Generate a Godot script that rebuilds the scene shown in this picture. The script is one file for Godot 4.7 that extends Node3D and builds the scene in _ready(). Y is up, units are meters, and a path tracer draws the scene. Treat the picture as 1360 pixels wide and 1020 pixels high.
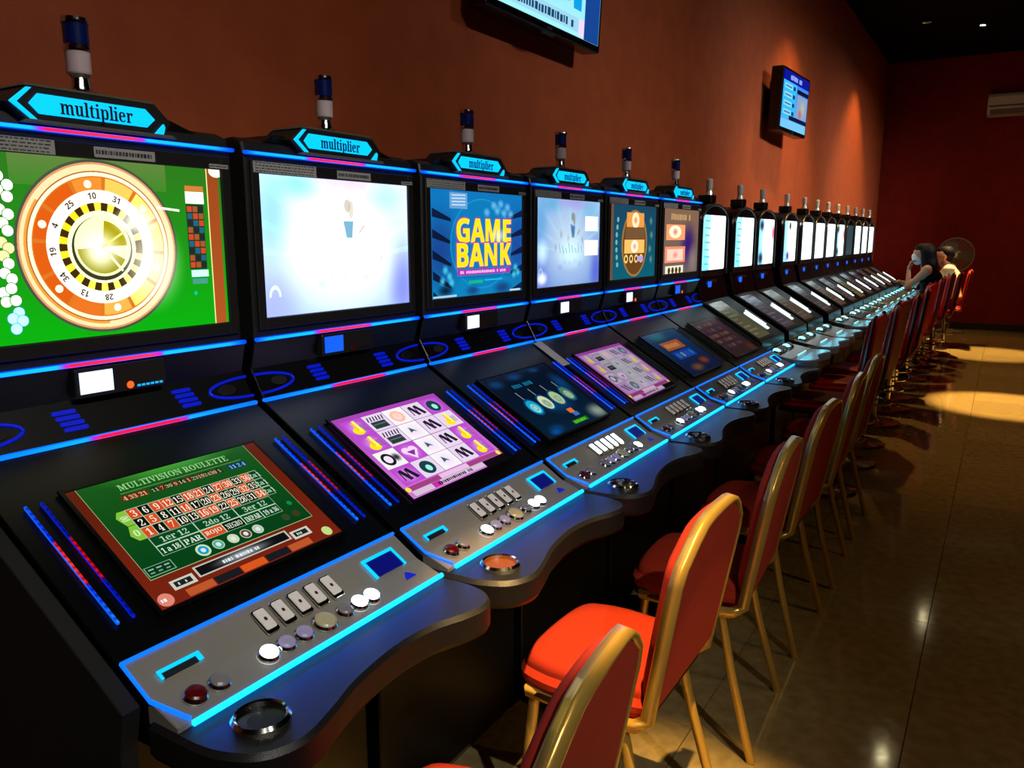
extends Node3D
# A long row of slot machines along an orange wall in a dim gaming hall. Row runs along -z, machines face +x.

const PITCH := 0.635          # straight-topped machines
const FX := -1.45             # x of the machines' front plane
const CEIL := 4.1
const WALLX := -1.84
const ENDZ := -14.35
const WORDS := ["first", "second", "third", "fourth", "fifth", "sixth", "seventh", "eighth", "ninth", "tenth", "eleventh", "twelfth"]

var M := {}
var names_used := {}
var serif: SystemFont
var sans: SystemFont
var sans_black: SystemFont


func _ready():
	make_camera()
	make_world()
	make_lights()
	make_materials()
	make_room()
	make_machine_row()
	make_arched_row()
	make_banquet_chairs()
	make_stools()
	make_televisions()
	make_small_things()
	make_people()


func make_camera():
	var c := Camera3D.new()
	c.name = "camera"
	c.fov = rad_to_deg(2.0 * atan(510.0 / 1055.0))
	c.near = 0.03
	c.far = 60.0
	c.position = Vector3(0, 1.42, 0)
	c.rotation_order = EULER_ORDER_YXZ
	c.rotation = Vector3(deg_to_rad(-10.47), deg_to_rad(31.5), 0)
	add_child(c)
	c.current = true


func make_world():
	var e := Environment.new()
	e.background_mode = Environment.BG_COLOR
	e.background_color = Color(0, 0, 0)
	e.tonemap_mode = Environment.TONE_MAPPER_LINEAR
	e.tonemap_exposure = 1.0
	e.sdfgi_enabled = true
	e.ssao_enabled = true
	e.ssil_enabled = true
	var w := WorldEnvironment.new()
	w.name = "world_environment"
	w.environment = e
	add_child(w)


# Recessed ceiling lamps, later ones added as unseen fill: the place where each hangs, the point it is aimed at, half cone, softness, energy.
const LAMPS := [
	[Vector3(0.15, CEIL, -1.0), Vector3(-0.50, 0.4, -1.40), 9.2, 0.6, 48.0],
	[Vector3(-0.62, CEIL, -8.65), Vector3(0.12, 0, -7.9), 9.5, 0.6, 115.0],
	[Vector3(-0.52, CEIL, -12.4), Vector3(-0.1, 0, -11.4), 10.5, 0.6, 95.0],
	[Vector3(-1.00, CEIL, -7.9), Vector3(-1.05, 1.5, -7.8), 45.0, 0.5, 5.5],
	[Vector3(-1.10, CEIL, -11.6), Vector3(-1.15, 1.5, -11.4), 44.0, 0.45, 6.0],
	[Vector3(2.3, CEIL, -0.6), Vector3(WALLX, 2.5, -1.2), 32.0, 1.0, 15.0],  # from here on, unseen fill lamps added; first the wall
	[Vector3(2.3, CEIL, -4.0), Vector3(WALLX, 2.7, -4.8), 34.0, 1.0, 26.0],
	[Vector3(2.3, CEIL, -7.4), Vector3(WALLX, 3.0, -8.0), 36.0, 1.0, 72.0],
	[Vector3(2.3, CEIL, -10.6), Vector3(WALLX, 3.0, -11.8), 36.0, 1.0, 80.0],
	[Vector3(1.6, CEIL, -11.2), Vector3(-0.2, 1.7, ENDZ), 36.0, 1.0, 3.0],  # added fill for the end wall and fan
	[Vector3(1.9, CEIL, -2.6), Vector3(0.5, 0, -2.6), 30.0, 1.0, 2.0],  # added fill over the dim aisle floor, with the next
	[Vector3(1.9, CEIL, -5.4), Vector3(0.6, 0, -5.2), 28.0, 1.0, 0.9],
	[Vector3(2.1, CEIL, 0.9), Vector3(-1.0, 0.95, -1.45), 16.0, 1.0, 16.0],  # added front fill for the near decks, behind the camera
]


func make_lights():
	for a in LAMPS:
		var s := SpotLight3D.new()
		s.name = "downlight_or_fill_beam"  # beams of the real downlights and of the added fill
		s.light_color = Color(1.0, 0.80, 0.46) if a[0].x < 2.0 else Color(1.0, 0.98, 0.93)
		s.light_energy = a[4]
		s.spot_angle = a[2]
		s.spot_angle_attenuation = a[3]
		s.spot_range = 20.0
		s.spot_attenuation = 2.0
		s.light_size = 0.03
		s.shadow_enabled = true
		add_child(s, true)
		s.look_at_from_position(a[0] + Vector3(0, -0.035, 0), a[1], Vector3(0, 0, -1))


# ------------------------------------------------------------------ materials

func mat(called: String, col: Color, rough := 0.5, metal := 0.0, spec := 0.5) -> StandardMaterial3D:
	var m := StandardMaterial3D.new()
	m.resource_name = called
	m.albedo_color = col
	m.roughness = rough
	m.metallic = metal
	m.metallic_specular = spec
	M[called] = m
	return m


func glow(called: String, col: Color, energy: float, base := Color(0.02, 0.02, 0.02)) -> StandardMaterial3D:
	var m := mat(called, base, 0.35)
	m.emission_enabled = true
	m.emission = col
	m.emission_energy_multiplier = energy
	return m


func picture(called: String, img: Image, energy: float) -> StandardMaterial3D:
	var m := mat(called, Color(0.01, 0.01, 0.01), 0.12)
	m.emission_enabled = true
	m.emission = Color.BLACK
	m.emission_operator = BaseMaterial3D.EMISSION_OP_ADD
	m.emission_texture = ImageTexture.create_from_image(img)
	m.emission_energy_multiplier = energy
	m.texture_repeat = false
	return m


func noise_tex(freq: float, seed_: int, as_normal := false, strength := 4.0, lo := Color.BLACK, hi := Color.WHITE) -> NoiseTexture2D:
	var n := FastNoiseLite.new()
	n.noise_type = FastNoiseLite.TYPE_SIMPLEX_SMOOTH
	n.frequency = freq
	n.seed = seed_
	n.fractal_octaves = 4
	var t := NoiseTexture2D.new()
	t.width = 512
	t.height = 512
	t.seamless = true
	t.noise = n
	t.as_normal_map = as_normal
	t.bump_strength = strength
	if not as_normal:
		var g := Gradient.new()
		g.set_color(0, lo)
		g.set_color(1, hi)
		t.color_ramp = g
	return t


func triplanar(m: StandardMaterial3D, scale_: float, world := true):
	m.uv1_triplanar = true
	m.uv1_world_triplanar = world
	m.uv1_scale = Vector3.ONE * scale_


func make_materials():
	serif = SystemFont.new()
	serif.font_names = PackedStringArray(["Droid Serif"])
	serif.font_weight = 700
	sans = SystemFont.new()
	sans.font_names = PackedStringArray(["Droid Sans"])
	sans.font_weight = 400
	sans_black = SystemFont.new()
	sans_black.font_names = PackedStringArray(["Droid Sans"])
	sans_black.font_weight = 700

	var w := mat("orange_wall_paint", Color(0.93, 0.93, 0.93), 0.55, 0.0, 0.4)
	w.albedo_texture = noise_tex(0.012, 3, false, 4.0, Color(0.66, 0.305, 0.17), Color(0.74, 0.355, 0.20))
	w.normal_enabled = true
	w.normal_texture = noise_tex(0.09, 4, true, 1.5)
	w.normal_scale = 0.25
	triplanar(w, 0.7)
	var w2 := mat("red_wall_paint", Color(0.9, 0.9, 0.9), 0.6, 0.0, 0.3)
	w2.albedo_texture = noise_tex(0.012, 5, false, 4.0, Color(0.50, 0.10, 0.045), Color(0.57, 0.125, 0.055))
	triplanar(w2, 0.7)
	mat("black_ceiling_paint", Color(0.035, 0.033, 0.033), 0.9, 0.0, 0.2)
	mat("dark_skirting", Color(0.10, 0.085, 0.06), 0.5)
	mat("grout", Color(0.16, 0.13, 0.09), 0.8)
	for i in 3:
		var t := mat("cream_floor_tile_%d" % i, Color(0.97 - 0.03 * i, 0.97 - 0.03 * i, 0.96 - 0.03 * i), 0.16, 0.0, 0.5)
		t.albedo_texture = noise_tex(0.02, 11, false, 4.0, Color(0.50, 0.43, 0.29), Color(0.60, 0.53, 0.37)) if i == 0 else M["cream_floor_tile_0"].albedo_texture
		t.roughness_texture = noise_tex(0.03, 21, false, 4.0, Color(0.06, 0.06, 0.06), Color(0.12, 0.12, 0.12)) if i == 0 else M["cream_floor_tile_0"].roughness_texture
		t.roughness = 1.0
		triplanar(t, 1.3 + 0.2 * i)

	var b := mat("black_cabinet", Color(0.016, 0.016, 0.018), 0.35, 0.0, 0.5)
	b.normal_enabled = true
	b.normal_texture = noise_tex(0.3, 6, true, 2.0)
	b.normal_scale = 0.15
	triplanar(b, 6.0, false)
	mat("black_gloss_panel", Color(0.014, 0.014, 0.016), 0.3, 0.0, 0.36)
	mat("dark_bezel", Color(0.10, 0.098, 0.092), 0.42)
	mat("black_rubber", Color(0.012, 0.012, 0.012), 0.8)
	var s := mat("brushed_silver", Color(0.58, 0.56, 0.53), 0.38, 0.3)
	s.roughness_texture = noise_tex(0.25, 8, false, 4.0, Color(0.30, 0.30, 0.30), Color(0.5, 0.5, 0.5))
	s.roughness = 1.0
	triplanar(s, 5.0, false)
	var p := mat("black_padding", Color(0.075, 0.075, 0.08), 0.42)
	p.normal_enabled = true
	p.normal_texture = noise_tex(0.16, 9, true, 6.0)
	p.normal_scale = 0.35
	triplanar(p, 7.0, false)
	var gp := mat("lightened_padding", Color(0.38, 0.39, 0.40), 0.22)  # black padding lightened, the light it catches put into the colour
	gp.normal_enabled = true
	gp.normal_texture = p.normal_texture
	gp.normal_scale = 0.3
	triplanar(gp, 7.0, false)
	mat("chrome", Color(0.82, 0.82, 0.80), 0.12, 1.0)
	mat("dull_chrome", Color(0.55, 0.54, 0.52), 0.28, 1.0)
	mat("dark_tube", Color(0.20, 0.12, 0.11), 0.4, 0.6)
	glow("key_plate", Color(0.9, 0.86, 0.84), 0.16, Color(0.8, 0.77, 0.76))
	mat("silver_paint", Color(0.80, 0.78, 0.74), 0.25, 0.3)
	mat("key_mark", Color(0.18, 0.05, 0.05), 0.5)
	mat("dark_red_button", Color(0.34, 0.01, 0.03), 0.25)
	mat("grey_button", Color(0.50, 0.48, 0.50), 0.25)
	mat("cream_button", Color(0.72, 0.68, 0.55), 0.25)
	mat("slot_black", Color(0.004, 0.004, 0.006), 0.6)
	mat("beacon_blue", Color(0.02, 0.10, 0.34), 0.22)
	var cl := mat("beacon_clear", Color(0.80, 0.72, 0.74), 0.3)
	cl.backlight_enabled = true
	cl.backlight = Color(0.3, 0.3, 0.3)
	mat("sign_ink", Color(0.0, 0.02, 0.12), 0.5)
	mat("grey_tape", Color(0.78, 0.76, 0.76), 0.6)
	mat("copper_dish", Color(0.52, 0.27, 0.13), 0.35, 0.3)
	mat("dark_dish", Color(0.03, 0.028, 0.028), 0.3)

	glow("led_cyan", Color(0.03, 0.70, 1.0), 1.9)
	glow("led_blue", Color(0.0, 0.16, 1.0), 1.5)
	glow("led_deep_blue", Color(0.0, 0.12, 0.95), 0.55)
	glow("led_deck", Color(0.05, 0.60, 1.0), 3.4)
	glow("led_deck_line", Color(0.02, 0.42, 1.0), 1.5)
	glow("sign_cyan", Color(0.01, 0.72, 1.0), 1.5)
	glow("button_white", Color(0.86, 0.95, 1.0), 4.2)
	glow("button_violet", Color(0.55, 0.5, 0.72), 0.35, Color(0.5, 0.48, 0.52))
	glow("display_white", Color(0.80, 0.88, 1.0), 1.7)
	glow("display_blue", Color(0.08, 0.38, 1.0), 1.1)
	glow("indicator_orange", Color(1.0, 0.35, 0.12), 1.6)
	glow("indicator_cyan", Color(0.1, 0.65, 1.0), 1.3)
	glow("recess_blue", Color(0.0, 0.07, 0.75), 0.28)
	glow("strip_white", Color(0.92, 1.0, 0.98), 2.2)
	glow("deck_cyan_light", Color(0.45, 0.92, 1.0), 3.6)
	glow("lamp_glass", Color(1.0, 0.93, 0.70), 150.0)
	glow("lamp_glass_shaded", Color(1.0, 0.93, 0.70), 4.0)
	M["led_front"] = picture("led_front", gradient_strip([[0.0, Color(0.0, 0.30, 1.0)], [0.05, Color(0.05, 0.62, 1.0)], [0.29, Color(0.08, 0.70, 1.0)], [0.318, Color(0.75, 0.1, 0.75)], [0.335, Color(1.0, 0.12, 0.30)], [0.60, Color(1.0, 0.20, 0.36)], [0.635, Color(0.78, 0.1, 0.75)], [0.655, Color(0.08, 0.70, 1.0)], [0.92, Color(0.06, 0.64, 1.0)], [1.0, Color(0.0, 0.2, 0.9)]], false), 1.5)
	M["led_mid"] = picture("led_mid", gradient_strip([[0.0, Color(0.02, 0.40, 1.0)], [0.34, Color(0.05, 0.62, 1.0)], [0.366, Color(0.7, 0.1, 0.75)], [0.39, Color(1.0, 0.08, 0.28)], [0.66, Color(1.0, 0.08, 0.28)], [0.69, Color(0.7, 0.1, 0.75)], [0.705, Color(0.05, 0.60, 1.0)], [1.0, Color(0.02, 0.40, 1.0)]], false), 1.5)
	M["led_bar"] = picture("led_bar", gradient_strip([[0.0, Color(0.03, 0.32, 1.0)], [0.31, Color(0.04, 0.12, 0.85)], [0.34, Color(1.0, 0.05, 0.10)], [0.5, Color(1.0, 0.22, 0.16)], [0.67, Color(1.0, 0.05, 0.12)], [0.70, Color(0.05, 0.16, 0.95)], [1.0, Color(0.08, 0.50, 1.0)]], true), 1.25)
	M["led_bar_dim"] = picture("led_bar_dim", gradient_strip([[0.0, Color(0.02, 0.12, 0.75)], [0.31, Color(0.03, 0.06, 0.6)], [0.34, Color(0.92, 0.02, 0.08)], [0.67, Color(0.92, 0.02, 0.10)], [0.70, Color(0.04, 0.06, 0.7)], [1.0, Color(0.02, 0.10, 0.75)]], true), 0.9)

	var v := mat("red_upholstery", Color(0.62, 0.17, 0.095), 0.85, 0.0, 0.25)
	v.normal_enabled = true
	v.normal_texture = noise_tex(0.35, 12, true, 6.0)
	v.normal_scale = 0.3
	v.rim_enabled = true
	v.rim = 0.3
	v.rim_tint = 0.8
	triplanar(v, 9.0, false)
	var v2 := mat("red_leatherette", Color(0.56, 0.018, 0.008), 0.5, 0.0, 0.25)
	v2.normal_enabled = true
	v2.normal_texture = v.normal_texture
	v2.normal_scale = 0.15
	triplanar(v2, 9.0, false)
	mat("gold_paint", Color(0.86, 0.70, 0.34), 0.3, 0.6)
	mat("gold_leg", Color(0.42, 0.29, 0.10), 0.35, 0.8)
	mat("white_plastic", Color(0.78, 0.77, 0.70), 0.4)
	mat("grey_plastic", Color(0.35, 0.34, 0.30), 0.5)
	mat("tv_black", Color(0.012, 0.012, 0.014), 0.25)
	mat("tv_badge", Color(0.35, 0.36, 0.37), 0.3, 0.7)
	mat("skin", Color(0.62, 0.40, 0.29), 0.5)
	mat("skin_pale", Color(0.70, 0.48, 0.36), 0.5)
	mat("black_hair", Color(0.010, 0.009, 0.009), 0.65, 0.0, 0.3)
	mat("black_cloth", Color(0.010, 0.010, 0.011), 0.9, 0.0, 0.15)
	mat("dark_trousers", Color(0.03, 0.03, 0.045), 0.85)
	mat("white_cloth", Color(0.80, 0.74, 0.60), 0.8)
	mat("white_mask", Color(0.85, 0.85, 0.85), 0.75)
	mat("fan_wire", Color(0.48, 0.46, 0.42), 0.35, 0.2)
	mat("fan_blade", Color(0.40, 0.38, 0.35), 0.5)


func gradient_strip(stops: Array, vertical: bool) -> Image:
	var n := 256
	var img := Image.create(4 if vertical else n, n if vertical else 4, false, Image.FORMAT_RGB8)
	for i in n:
		var f := (i + 0.5) / n
		var c: Color = stops[stops.size() - 1][1]
		for k in range(1, stops.size()):
			if f <= stops[k][0]:
				var a = stops[k - 1]
				var b = stops[k]
				c = (a[1] as Color).lerp(b[1], (f - a[0]) / (b[0] - a[0]))
				break
		for j in 4:
			if vertical:
				var bead := 0.82 + 0.25 * cos(i * TAU / 12.0)
				img.set_pixel(j, i, Color(minf(c.r * bead, 1), minf(c.g * bead, 1), minf(c.b * bead, 1)))
			else:
				img.set_pixel(i, j, c)
	return img


# ------------------------------------------------------------------ naming

func numbered(called: String) -> String:
	if not names_used.has(called):
		names_used[called] = 0
		return called
	names_used[called] += 1
	return "%s_%03d" % [called, names_used[called]]


func thing(called: String, label: String, category: String, at: Vector3, turn := 0.0, group := "") -> Node3D:
	var o := Node3D.new()
	o.name = numbered(called)
	o.position = at
	o.rotation.y = turn
	add_child(o)
	tag(o, label, category, group)
	return o


func tag(o: Node, label: String, category: String, group := ""):
	o.set_meta("label", label)
	o.set_meta("category", category)
	if group != "":
		o.set_meta("group", group)


func part(called: String, mesh: Mesh, m: String, parent: Node, xf := Transform3D.IDENTITY) -> MeshInstance3D:
	var o := MeshInstance3D.new()
	o.mesh = mesh
	o.transform = xf
	o.set_surface_override_material(0, M[m])
	if parent == self:
		o.name = numbered(called)
		add_child(o)
		return o
	var base := called
	var n := 0
	while parent.has_node(NodePath(called)):
		n += 1
		called = "%s_%03d" % [base, n]
	o.name = called
	parent.add_child(o)
	return o


func structure(called: String, mesh: Mesh, m: String, xf := Transform3D.IDENTITY) -> MeshInstance3D:
	var o := part(called, mesh, m, self, xf)
	o.set_meta("kind", "structure")
	return o


func copy_of(o: Node3D, label: String, at: Vector3, turn := 0.0, group := "") -> Node3D:
	var c: Node3D = o.duplicate()
	var root := String(o.name)
	c.name = numbered(root)
	add_child(c)
	c.position = at
	c.rotation = Vector3(0, turn, 0)
	c.set_meta("label", label)
	if group != "":
		c.set_meta("group", group)
	return c


# ------------------------------------------------------------------ mesh building

func begin() -> SurfaceTool:
	var st := SurfaceTool.new()
	st.begin(Mesh.PRIMITIVE_TRIANGLES)
	return st


func tri(st: SurfaceTool, a: Vector3, b: Vector3, c: Vector3, na: Vector3, nb: Vector3, nc: Vector3, ua := Vector2.ZERO, ub := Vector2.ZERO, uc := Vector2.ZERO):
	var f := (b - a).cross(c - a)
	if f.length_squared() < 1e-16:
		return
	var order := [[a, na, ua], [b, nb, ub], [c, nc, uc]]
	if f.dot(na + nb + nc) > 0.0:
		order = [[a, na, ua], [c, nc, uc], [b, nb, ub]]
	for v in order:
		st.set_normal(v[1])
		st.set_uv(v[2])
		st.add_vertex(v[0])


func quad(st: SurfaceTool, a: Vector3, b: Vector3, c: Vector3, d: Vector3, n: Vector3, uv := [Vector2(0, 0), Vector2(1, 0), Vector2(1, 1), Vector2(0, 1)]):
	tri(st, a, b, c, n, n, n, uv[0], uv[1], uv[2])
	tri(st, a, c, d, n, n, n, uv[0], uv[2], uv[3])


func quad_n(st: SurfaceTool, a: Vector3, b: Vector3, c: Vector3, d: Vector3, na: Vector3, nb: Vector3, nc: Vector3, nd: Vector3):
	tri(st, a, b, c, na, nb, nc)
	tri(st, a, c, d, na, nc, nd)


func inset(poly: PackedVector2Array, by: float) -> PackedVector2Array:
	var out := PackedVector2Array()
	var n := poly.size()
	for i in n:
		var a := poly[(i + n - 1) % n]
		var b := poly[i]
		var c := poly[(i + 1) % n]
		var d1 := (b - a).normalized()
		var d2 := (c - b).normalized()
		var n1 := Vector2(-d1.y, d1.x)
		var n2 := Vector2(-d2.y, d2.x)
		var m := n1 + n2
		var k := by * 2.0 / maxf(m.length_squared(), 0.5)
		out.append(b + m * k * 0.5 * 2.0 / 2.0)
	return out


# A flat outline (counter-clockwise is arranged here) pulled from z = 0 to z = h, with both rims chamfered by ch; smooth = soft side normals.
func prism(st: SurfaceTool, outline: PackedVector2Array, h: float, ch := 0.0, xf := Transform3D.IDENTITY, smooth := false, back := true):
	var poly := outline.duplicate()
	if Geometry2D.is_polygon_clockwise(poly):
		poly.reverse()
	var lo := poly[0]
	var hi := poly[0]
	for p in poly:
		lo = lo.min(p)
		hi = hi.max(p)
	var size := (hi - lo).max(Vector2(1e-5, 1e-5))
	var small := inset(poly, ch) if ch > 0.0 else poly
	var tris := Geometry2D.triangulate_polygon(small)
	var up := xf.basis.z.normalized()
	for f in range(0, tris.size(), 3):
		var v := []
		var uv := []
		for k in 3:
			var p := small[tris[f + k]]
			v.append(p)
			uv.append(Vector2((p.x - lo.x) / size.x, (hi.y - p.y) / size.y))
		tri(st, xf * Vector3(v[0].x, v[0].y, h), xf * Vector3(v[1].x, v[1].y, h), xf * Vector3(v[2].x, v[2].y, h), up, up, up, uv[0], uv[1], uv[2])
		if back:
			tri(st, xf * Vector3(v[0].x, v[0].y, 0), xf * Vector3(v[1].x, v[1].y, 0), xf * Vector3(v[2].x, v[2].y, 0), -up, -up, -up, uv[0], uv[1], uv[2])
	var n := poly.size()
	var side := []
	for i in n:
		var d := (poly[(i + 1) % n] - poly[i]).normalized()
		side.append(Vector3(d.y, -d.x, 0))
	for i in n:
		var j := (i + 1) % n
		var na: Vector3 = side[i]
		var nb: Vector3 = side[i]
		if smooth:
			if side[i].dot(side[(i + n - 1) % n]) > 0.5:
				na = (side[i] + side[(i + n - 1) % n]).normalized()
			if side[i].dot(side[j]) > 0.5:
				nb = (side[i] + side[j]).normalized()
		var rings := [[poly, ch], [poly, h - ch]]
		if ch > 0.0:
			rings = [[small, 0.0], [poly, ch], [poly, h - ch], [small, h]]
			if not back:
				rings = [[poly, 0.0], [poly, h - ch], [small, h]]
		for r in rings.size() - 1:
			var p: PackedVector2Array = rings[r][0]
			var q: PackedVector2Array = rings[r + 1][0]
			var z0: float = rings[r][1]
			var z1: float = rings[r + 1][1]
			var lift := Vector3.ZERO
			if ch > 0.0 and r == rings.size() - 2:
				lift = Vector3(0, 0, 1)
			elif ch > 0.0 and r == 0 and back:
				lift = Vector3(0, 0, -1)
			var ma := (xf.basis * (na + lift)).normalized()
			var mb := (xf.basis * (nb + lift)).normalized()
			quad_n(st, xf * Vector3(p[i].x, p[i].y, z0), xf * Vector3(p[j].x, p[j].y, z0), xf * Vector3(q[j].x, q[j].y, z1), xf * Vector3(q[i].x, q[i].y, z1), ma, mb, mb, ma)


func rect(x0: float, y0: float, x1: float, y1: float) -> PackedVector2Array:
	return PackedVector2Array([Vector2(x0, y0), Vector2(x1, y0), Vector2(x1, y1), Vector2(x0, y1)])


func rrect(x0: float, y0: float, x1: float, y1: float, r: float, seg := 4) -> PackedVector2Array:
	var out := PackedVector2Array()
	for k in 4:
		var c := Vector2(x1 - r if k == 0 or k == 3 else x0 + r, y1 - r if k < 2 else y0 + r)
		for i in seg + 1:
			var a := PI / 2 * (k + float(i) / seg)
			out.append(c + Vector2(cos(a), sin(a)) * r)
	return out


func circle_poly(c: Vector2, rx: float, ry: float, n := 20) -> PackedVector2Array:
	var out := PackedVector2Array()
	for i in n:
		out.append(c + Vector2(cos(TAU * i / n) * rx, sin(TAU * i / n) * ry))
	return out


func box(st: SurfaceTool, a: Vector3, b: Vector3, ch := 0.004, xf := Transform3D.IDENTITY):
	var lo := a.min(b)
	var hi := a.max(b)
	prism(st, rect(lo.x, lo.y, hi.x, hi.y), hi.z - lo.z, minf(ch, 0.45 * minf(hi.z - lo.z, minf(hi.x - lo.x, hi.y - lo.y))), xf * Transform3D(Basis.IDENTITY, Vector3(0, 0, lo.z)))


# profile: Vector2(radius, y) from bottom to top
func lathe(st: SurfaceTool, profile: Array, xf := Transform3D.IDENTITY, n := 20):
	for k in profile.size() - 1:
		var p: Vector2 = profile[k]
		var q: Vector2 = profile[k + 1]
		var d := (q - p).normalized()
		var nr := Vector2(d.y, -d.x)
		for i in n:
			var a := TAU * i / n
			var b := TAU * (i + 1) / n
			var pa := Vector3(cos(a), 0, sin(a))
			var pb := Vector3(cos(b), 0, sin(b))
			var va := (xf.basis * (pa * nr.x + Vector3(0, nr.y, 0))).normalized()
			var vb := (xf.basis * (pb * nr.x + Vector3(0, nr.y, 0))).normalized()
			quad_n(st, xf * (pa * p.x + Vector3(0, p.y, 0)), xf * (pb * p.x + Vector3(0, p.y, 0)), xf * (pb * q.x + Vector3(0, q.y, 0)), xf * (pa * q.x + Vector3(0, q.y, 0)), va, vb, vb, va)


# A section (list of Vector2, about the path) swept along points. hint: direction that the section's y keeps to.
func sweep(st: SurfaceTool, pts: Array, section: PackedVector2Array, hint := Vector3.UP, closed := false, smooth := true):
	var n := pts.size()
	var m := section.size()
	var frames := []
	for i in n:
		var a: Vector3 = pts[(i + n - 1) % n] if closed or i > 0 else pts[i]
		var b: Vector3 = pts[(i + 1) % n] if closed or i < n - 1 else pts[i]
		var d := (b - a).normalized()
		var x := hint.cross(d)
		x = x.normalized() if x.length() > 0.01 else d.cross(Vector3(0.3, 0.1, 0.9)).normalized()
		frames.append(Basis(x, d.cross(x).normalized(), d))
	var count := n if closed else n - 1
	for i in count:
		var j := (i + 1) % n
		for k in m:
			var l := (k + 1) % m
			var p := section[k]
			var q := section[l]
			var np := p.normalized()
			var nq := q.normalized()
			if not smooth:
				var e := (q - p).normalized()
				np = Vector2(e.y, -e.x)
				if np.dot(p + q) < 0:
					np = -np
				nq = np
			var fa: Basis = frames[i]
			var fb: Basis = frames[j]
			quad_n(st, pts[i] + fa.x * p.x + fa.y * p.y, pts[i] + fa.x * q.x + fa.y * q.y, pts[j] + fb.x * q.x + fb.y * q.y, pts[j] + fb.x * p.x + fb.y * p.y, fa.x * np.x + fa.y * np.y, fa.x * nq.x + fa.y * nq.y, fb.x * nq.x + fb.y * nq.y, fb.x * np.x + fb.y * np.y)
	if not closed:
		for e in [[0, -1.0], [n - 1, 1.0]]:
			var f: Basis = frames[e[0]]
			for k in range(1, m - 1):
				var c: Vector3 = pts[e[0]]
				tri(st, c + f.x * section[0].x + f.y * section[0].y, c + f.x * section[k].x + f.y * section[k].y, c + f.x * section[k + 1].x + f.y * section[k + 1].y, f.z * e[1], f.z * e[1], f.z * e[1])


func tube(st: SurfaceTool, pts: Array, r: float, n := 10, closed := false, hint := Vector3(0.13, 0.97, 0.21)):
	sweep(st, pts, circle_poly(Vector2.ZERO, r, r, n), hint, closed)


func curve(pts: Array, per := 6, closed := false) -> Array:
	var out := []
	var n := pts.size()
	var count := n if closed else n - 1
	for i in count:
		var a = pts[(i + n - 1) % n] if closed or i > 0 else pts[0]
		var b = pts[i]
		var c = pts[(i + 1) % n]
		var d = pts[(i + 2) % n] if closed or i + 2 < n else pts[n - 1]
		for k in per:
			var t := float(k) / per
			out.append(0.5 * (2.0 * b + (c - a) * t + (2.0 * a - 5.0 * b + 4.0 * c - d) * t * t + (3.0 * b - a - 3.0 * c + d) * t * t * t))
	if not closed:
		out.append(pts[n - 1])
	return out


func fin(st: SurfaceTool) -> ArrayMesh:
	return st.commit()


func prism_mesh(outline: PackedVector2Array, h: float, ch := 0.0, xf := Transform3D.IDENTITY, smooth := false) -> ArrayMesh:
	var st := begin()
	prism(st, outline, h, ch, xf, smooth)
	return fin(st)


func box_mesh(a: Vector3, b: Vector3, ch := 0.004) -> ArrayMesh:
	var st := begin()
	box(st, a, b, ch)
	return fin(st)


func text_mesh(words: String, font: Font, height: float, depth := 0.001) -> TextMesh:
	var t := TextMesh.new()
	t.text = words
	t.font = font
	t.font_size = 48
	t.pixel_size = height / 36.0
	t.depth = depth
	t.curve_step = 1.0
	return t


# ------------------------------------------------------------------ flat print for the screens (fractions of the picture)

func canvas(w: int, h: int, col: Color) -> Image:
	var i := Image.create(w, h, false, Image.FORMAT_RGB8)
	i.fill(col)
	return i


func px_rect(i: Image, x0: float, y0: float, x1: float, y1: float, col: Color):
	var w := i.get_width()
	var h := i.get_height()
	i.fill_rect(Rect2i(int(x0 * w), int(y0 * h), maxi(1, int((x1 - x0) * w)), maxi(1, int((y1 - y0) * h))), col)


func px_tri(i: Image, a: Vector2, b: Vector2, c: Vector2, col: Color):
	var w := i.get_width()
	var h := i.get_height()
	var area := (b - a).cross(c - a)
	if absf(area) < 1e-6:
		return
	var s := signf(area)
	for y in range(maxi(0, int(minf(a.y, minf(b.y, c.y)))), mini(h - 1, int(maxf(a.y, maxf(b.y, c.y)))) + 1):
		for x in range(maxi(0, int(minf(a.x, minf(b.x, c.x)))), mini(w - 1, int(maxf(a.x, maxf(b.x, c.x)))) + 1):
			var p := Vector2(x + 0.5, y + 0.5)
			if (b - a).cross(p - a) * s >= 0 and (c - b).cross(p - b) * s >= 0 and (a - c).cross(p - c) * s >= 0:
				i.set_pixel(x, y, Color(lerpf(i.get_pixel(x, y).r, col.r, col.a), lerpf(i.get_pixel(x, y).g, col.g, col.a), lerpf(i.get_pixel(x, y).b, col.b, col.a)) if col.a < 1.0 else col)


func px_poly(i: Image, pts: Array, col: Color):
	var size := Vector2(i.get_width(), i.get_height())
	var p := PackedVector2Array()
	for q in pts:
		p.append(q * size)
	var t := Geometry2D.triangulate_polygon(p)
	for k in range(0, t.size(), 3):
		px_tri(i, p[t[k]], p[t[k + 1]], p[t[k + 2]], col)


func px_line(i: Image, a: Vector2, b: Vector2, width: float, col: Color):
	var size := Vector2(i.get_width(), i.get_height())
	var p := a * size
	var q := b * size
	var n := (q - p).normalized().orthogonal() * width * size.y * 0.5
	px_tri(i, p + n, q + n, q - n, col)
	px_tri(i, p + n, q - n, p - n, col)


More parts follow.
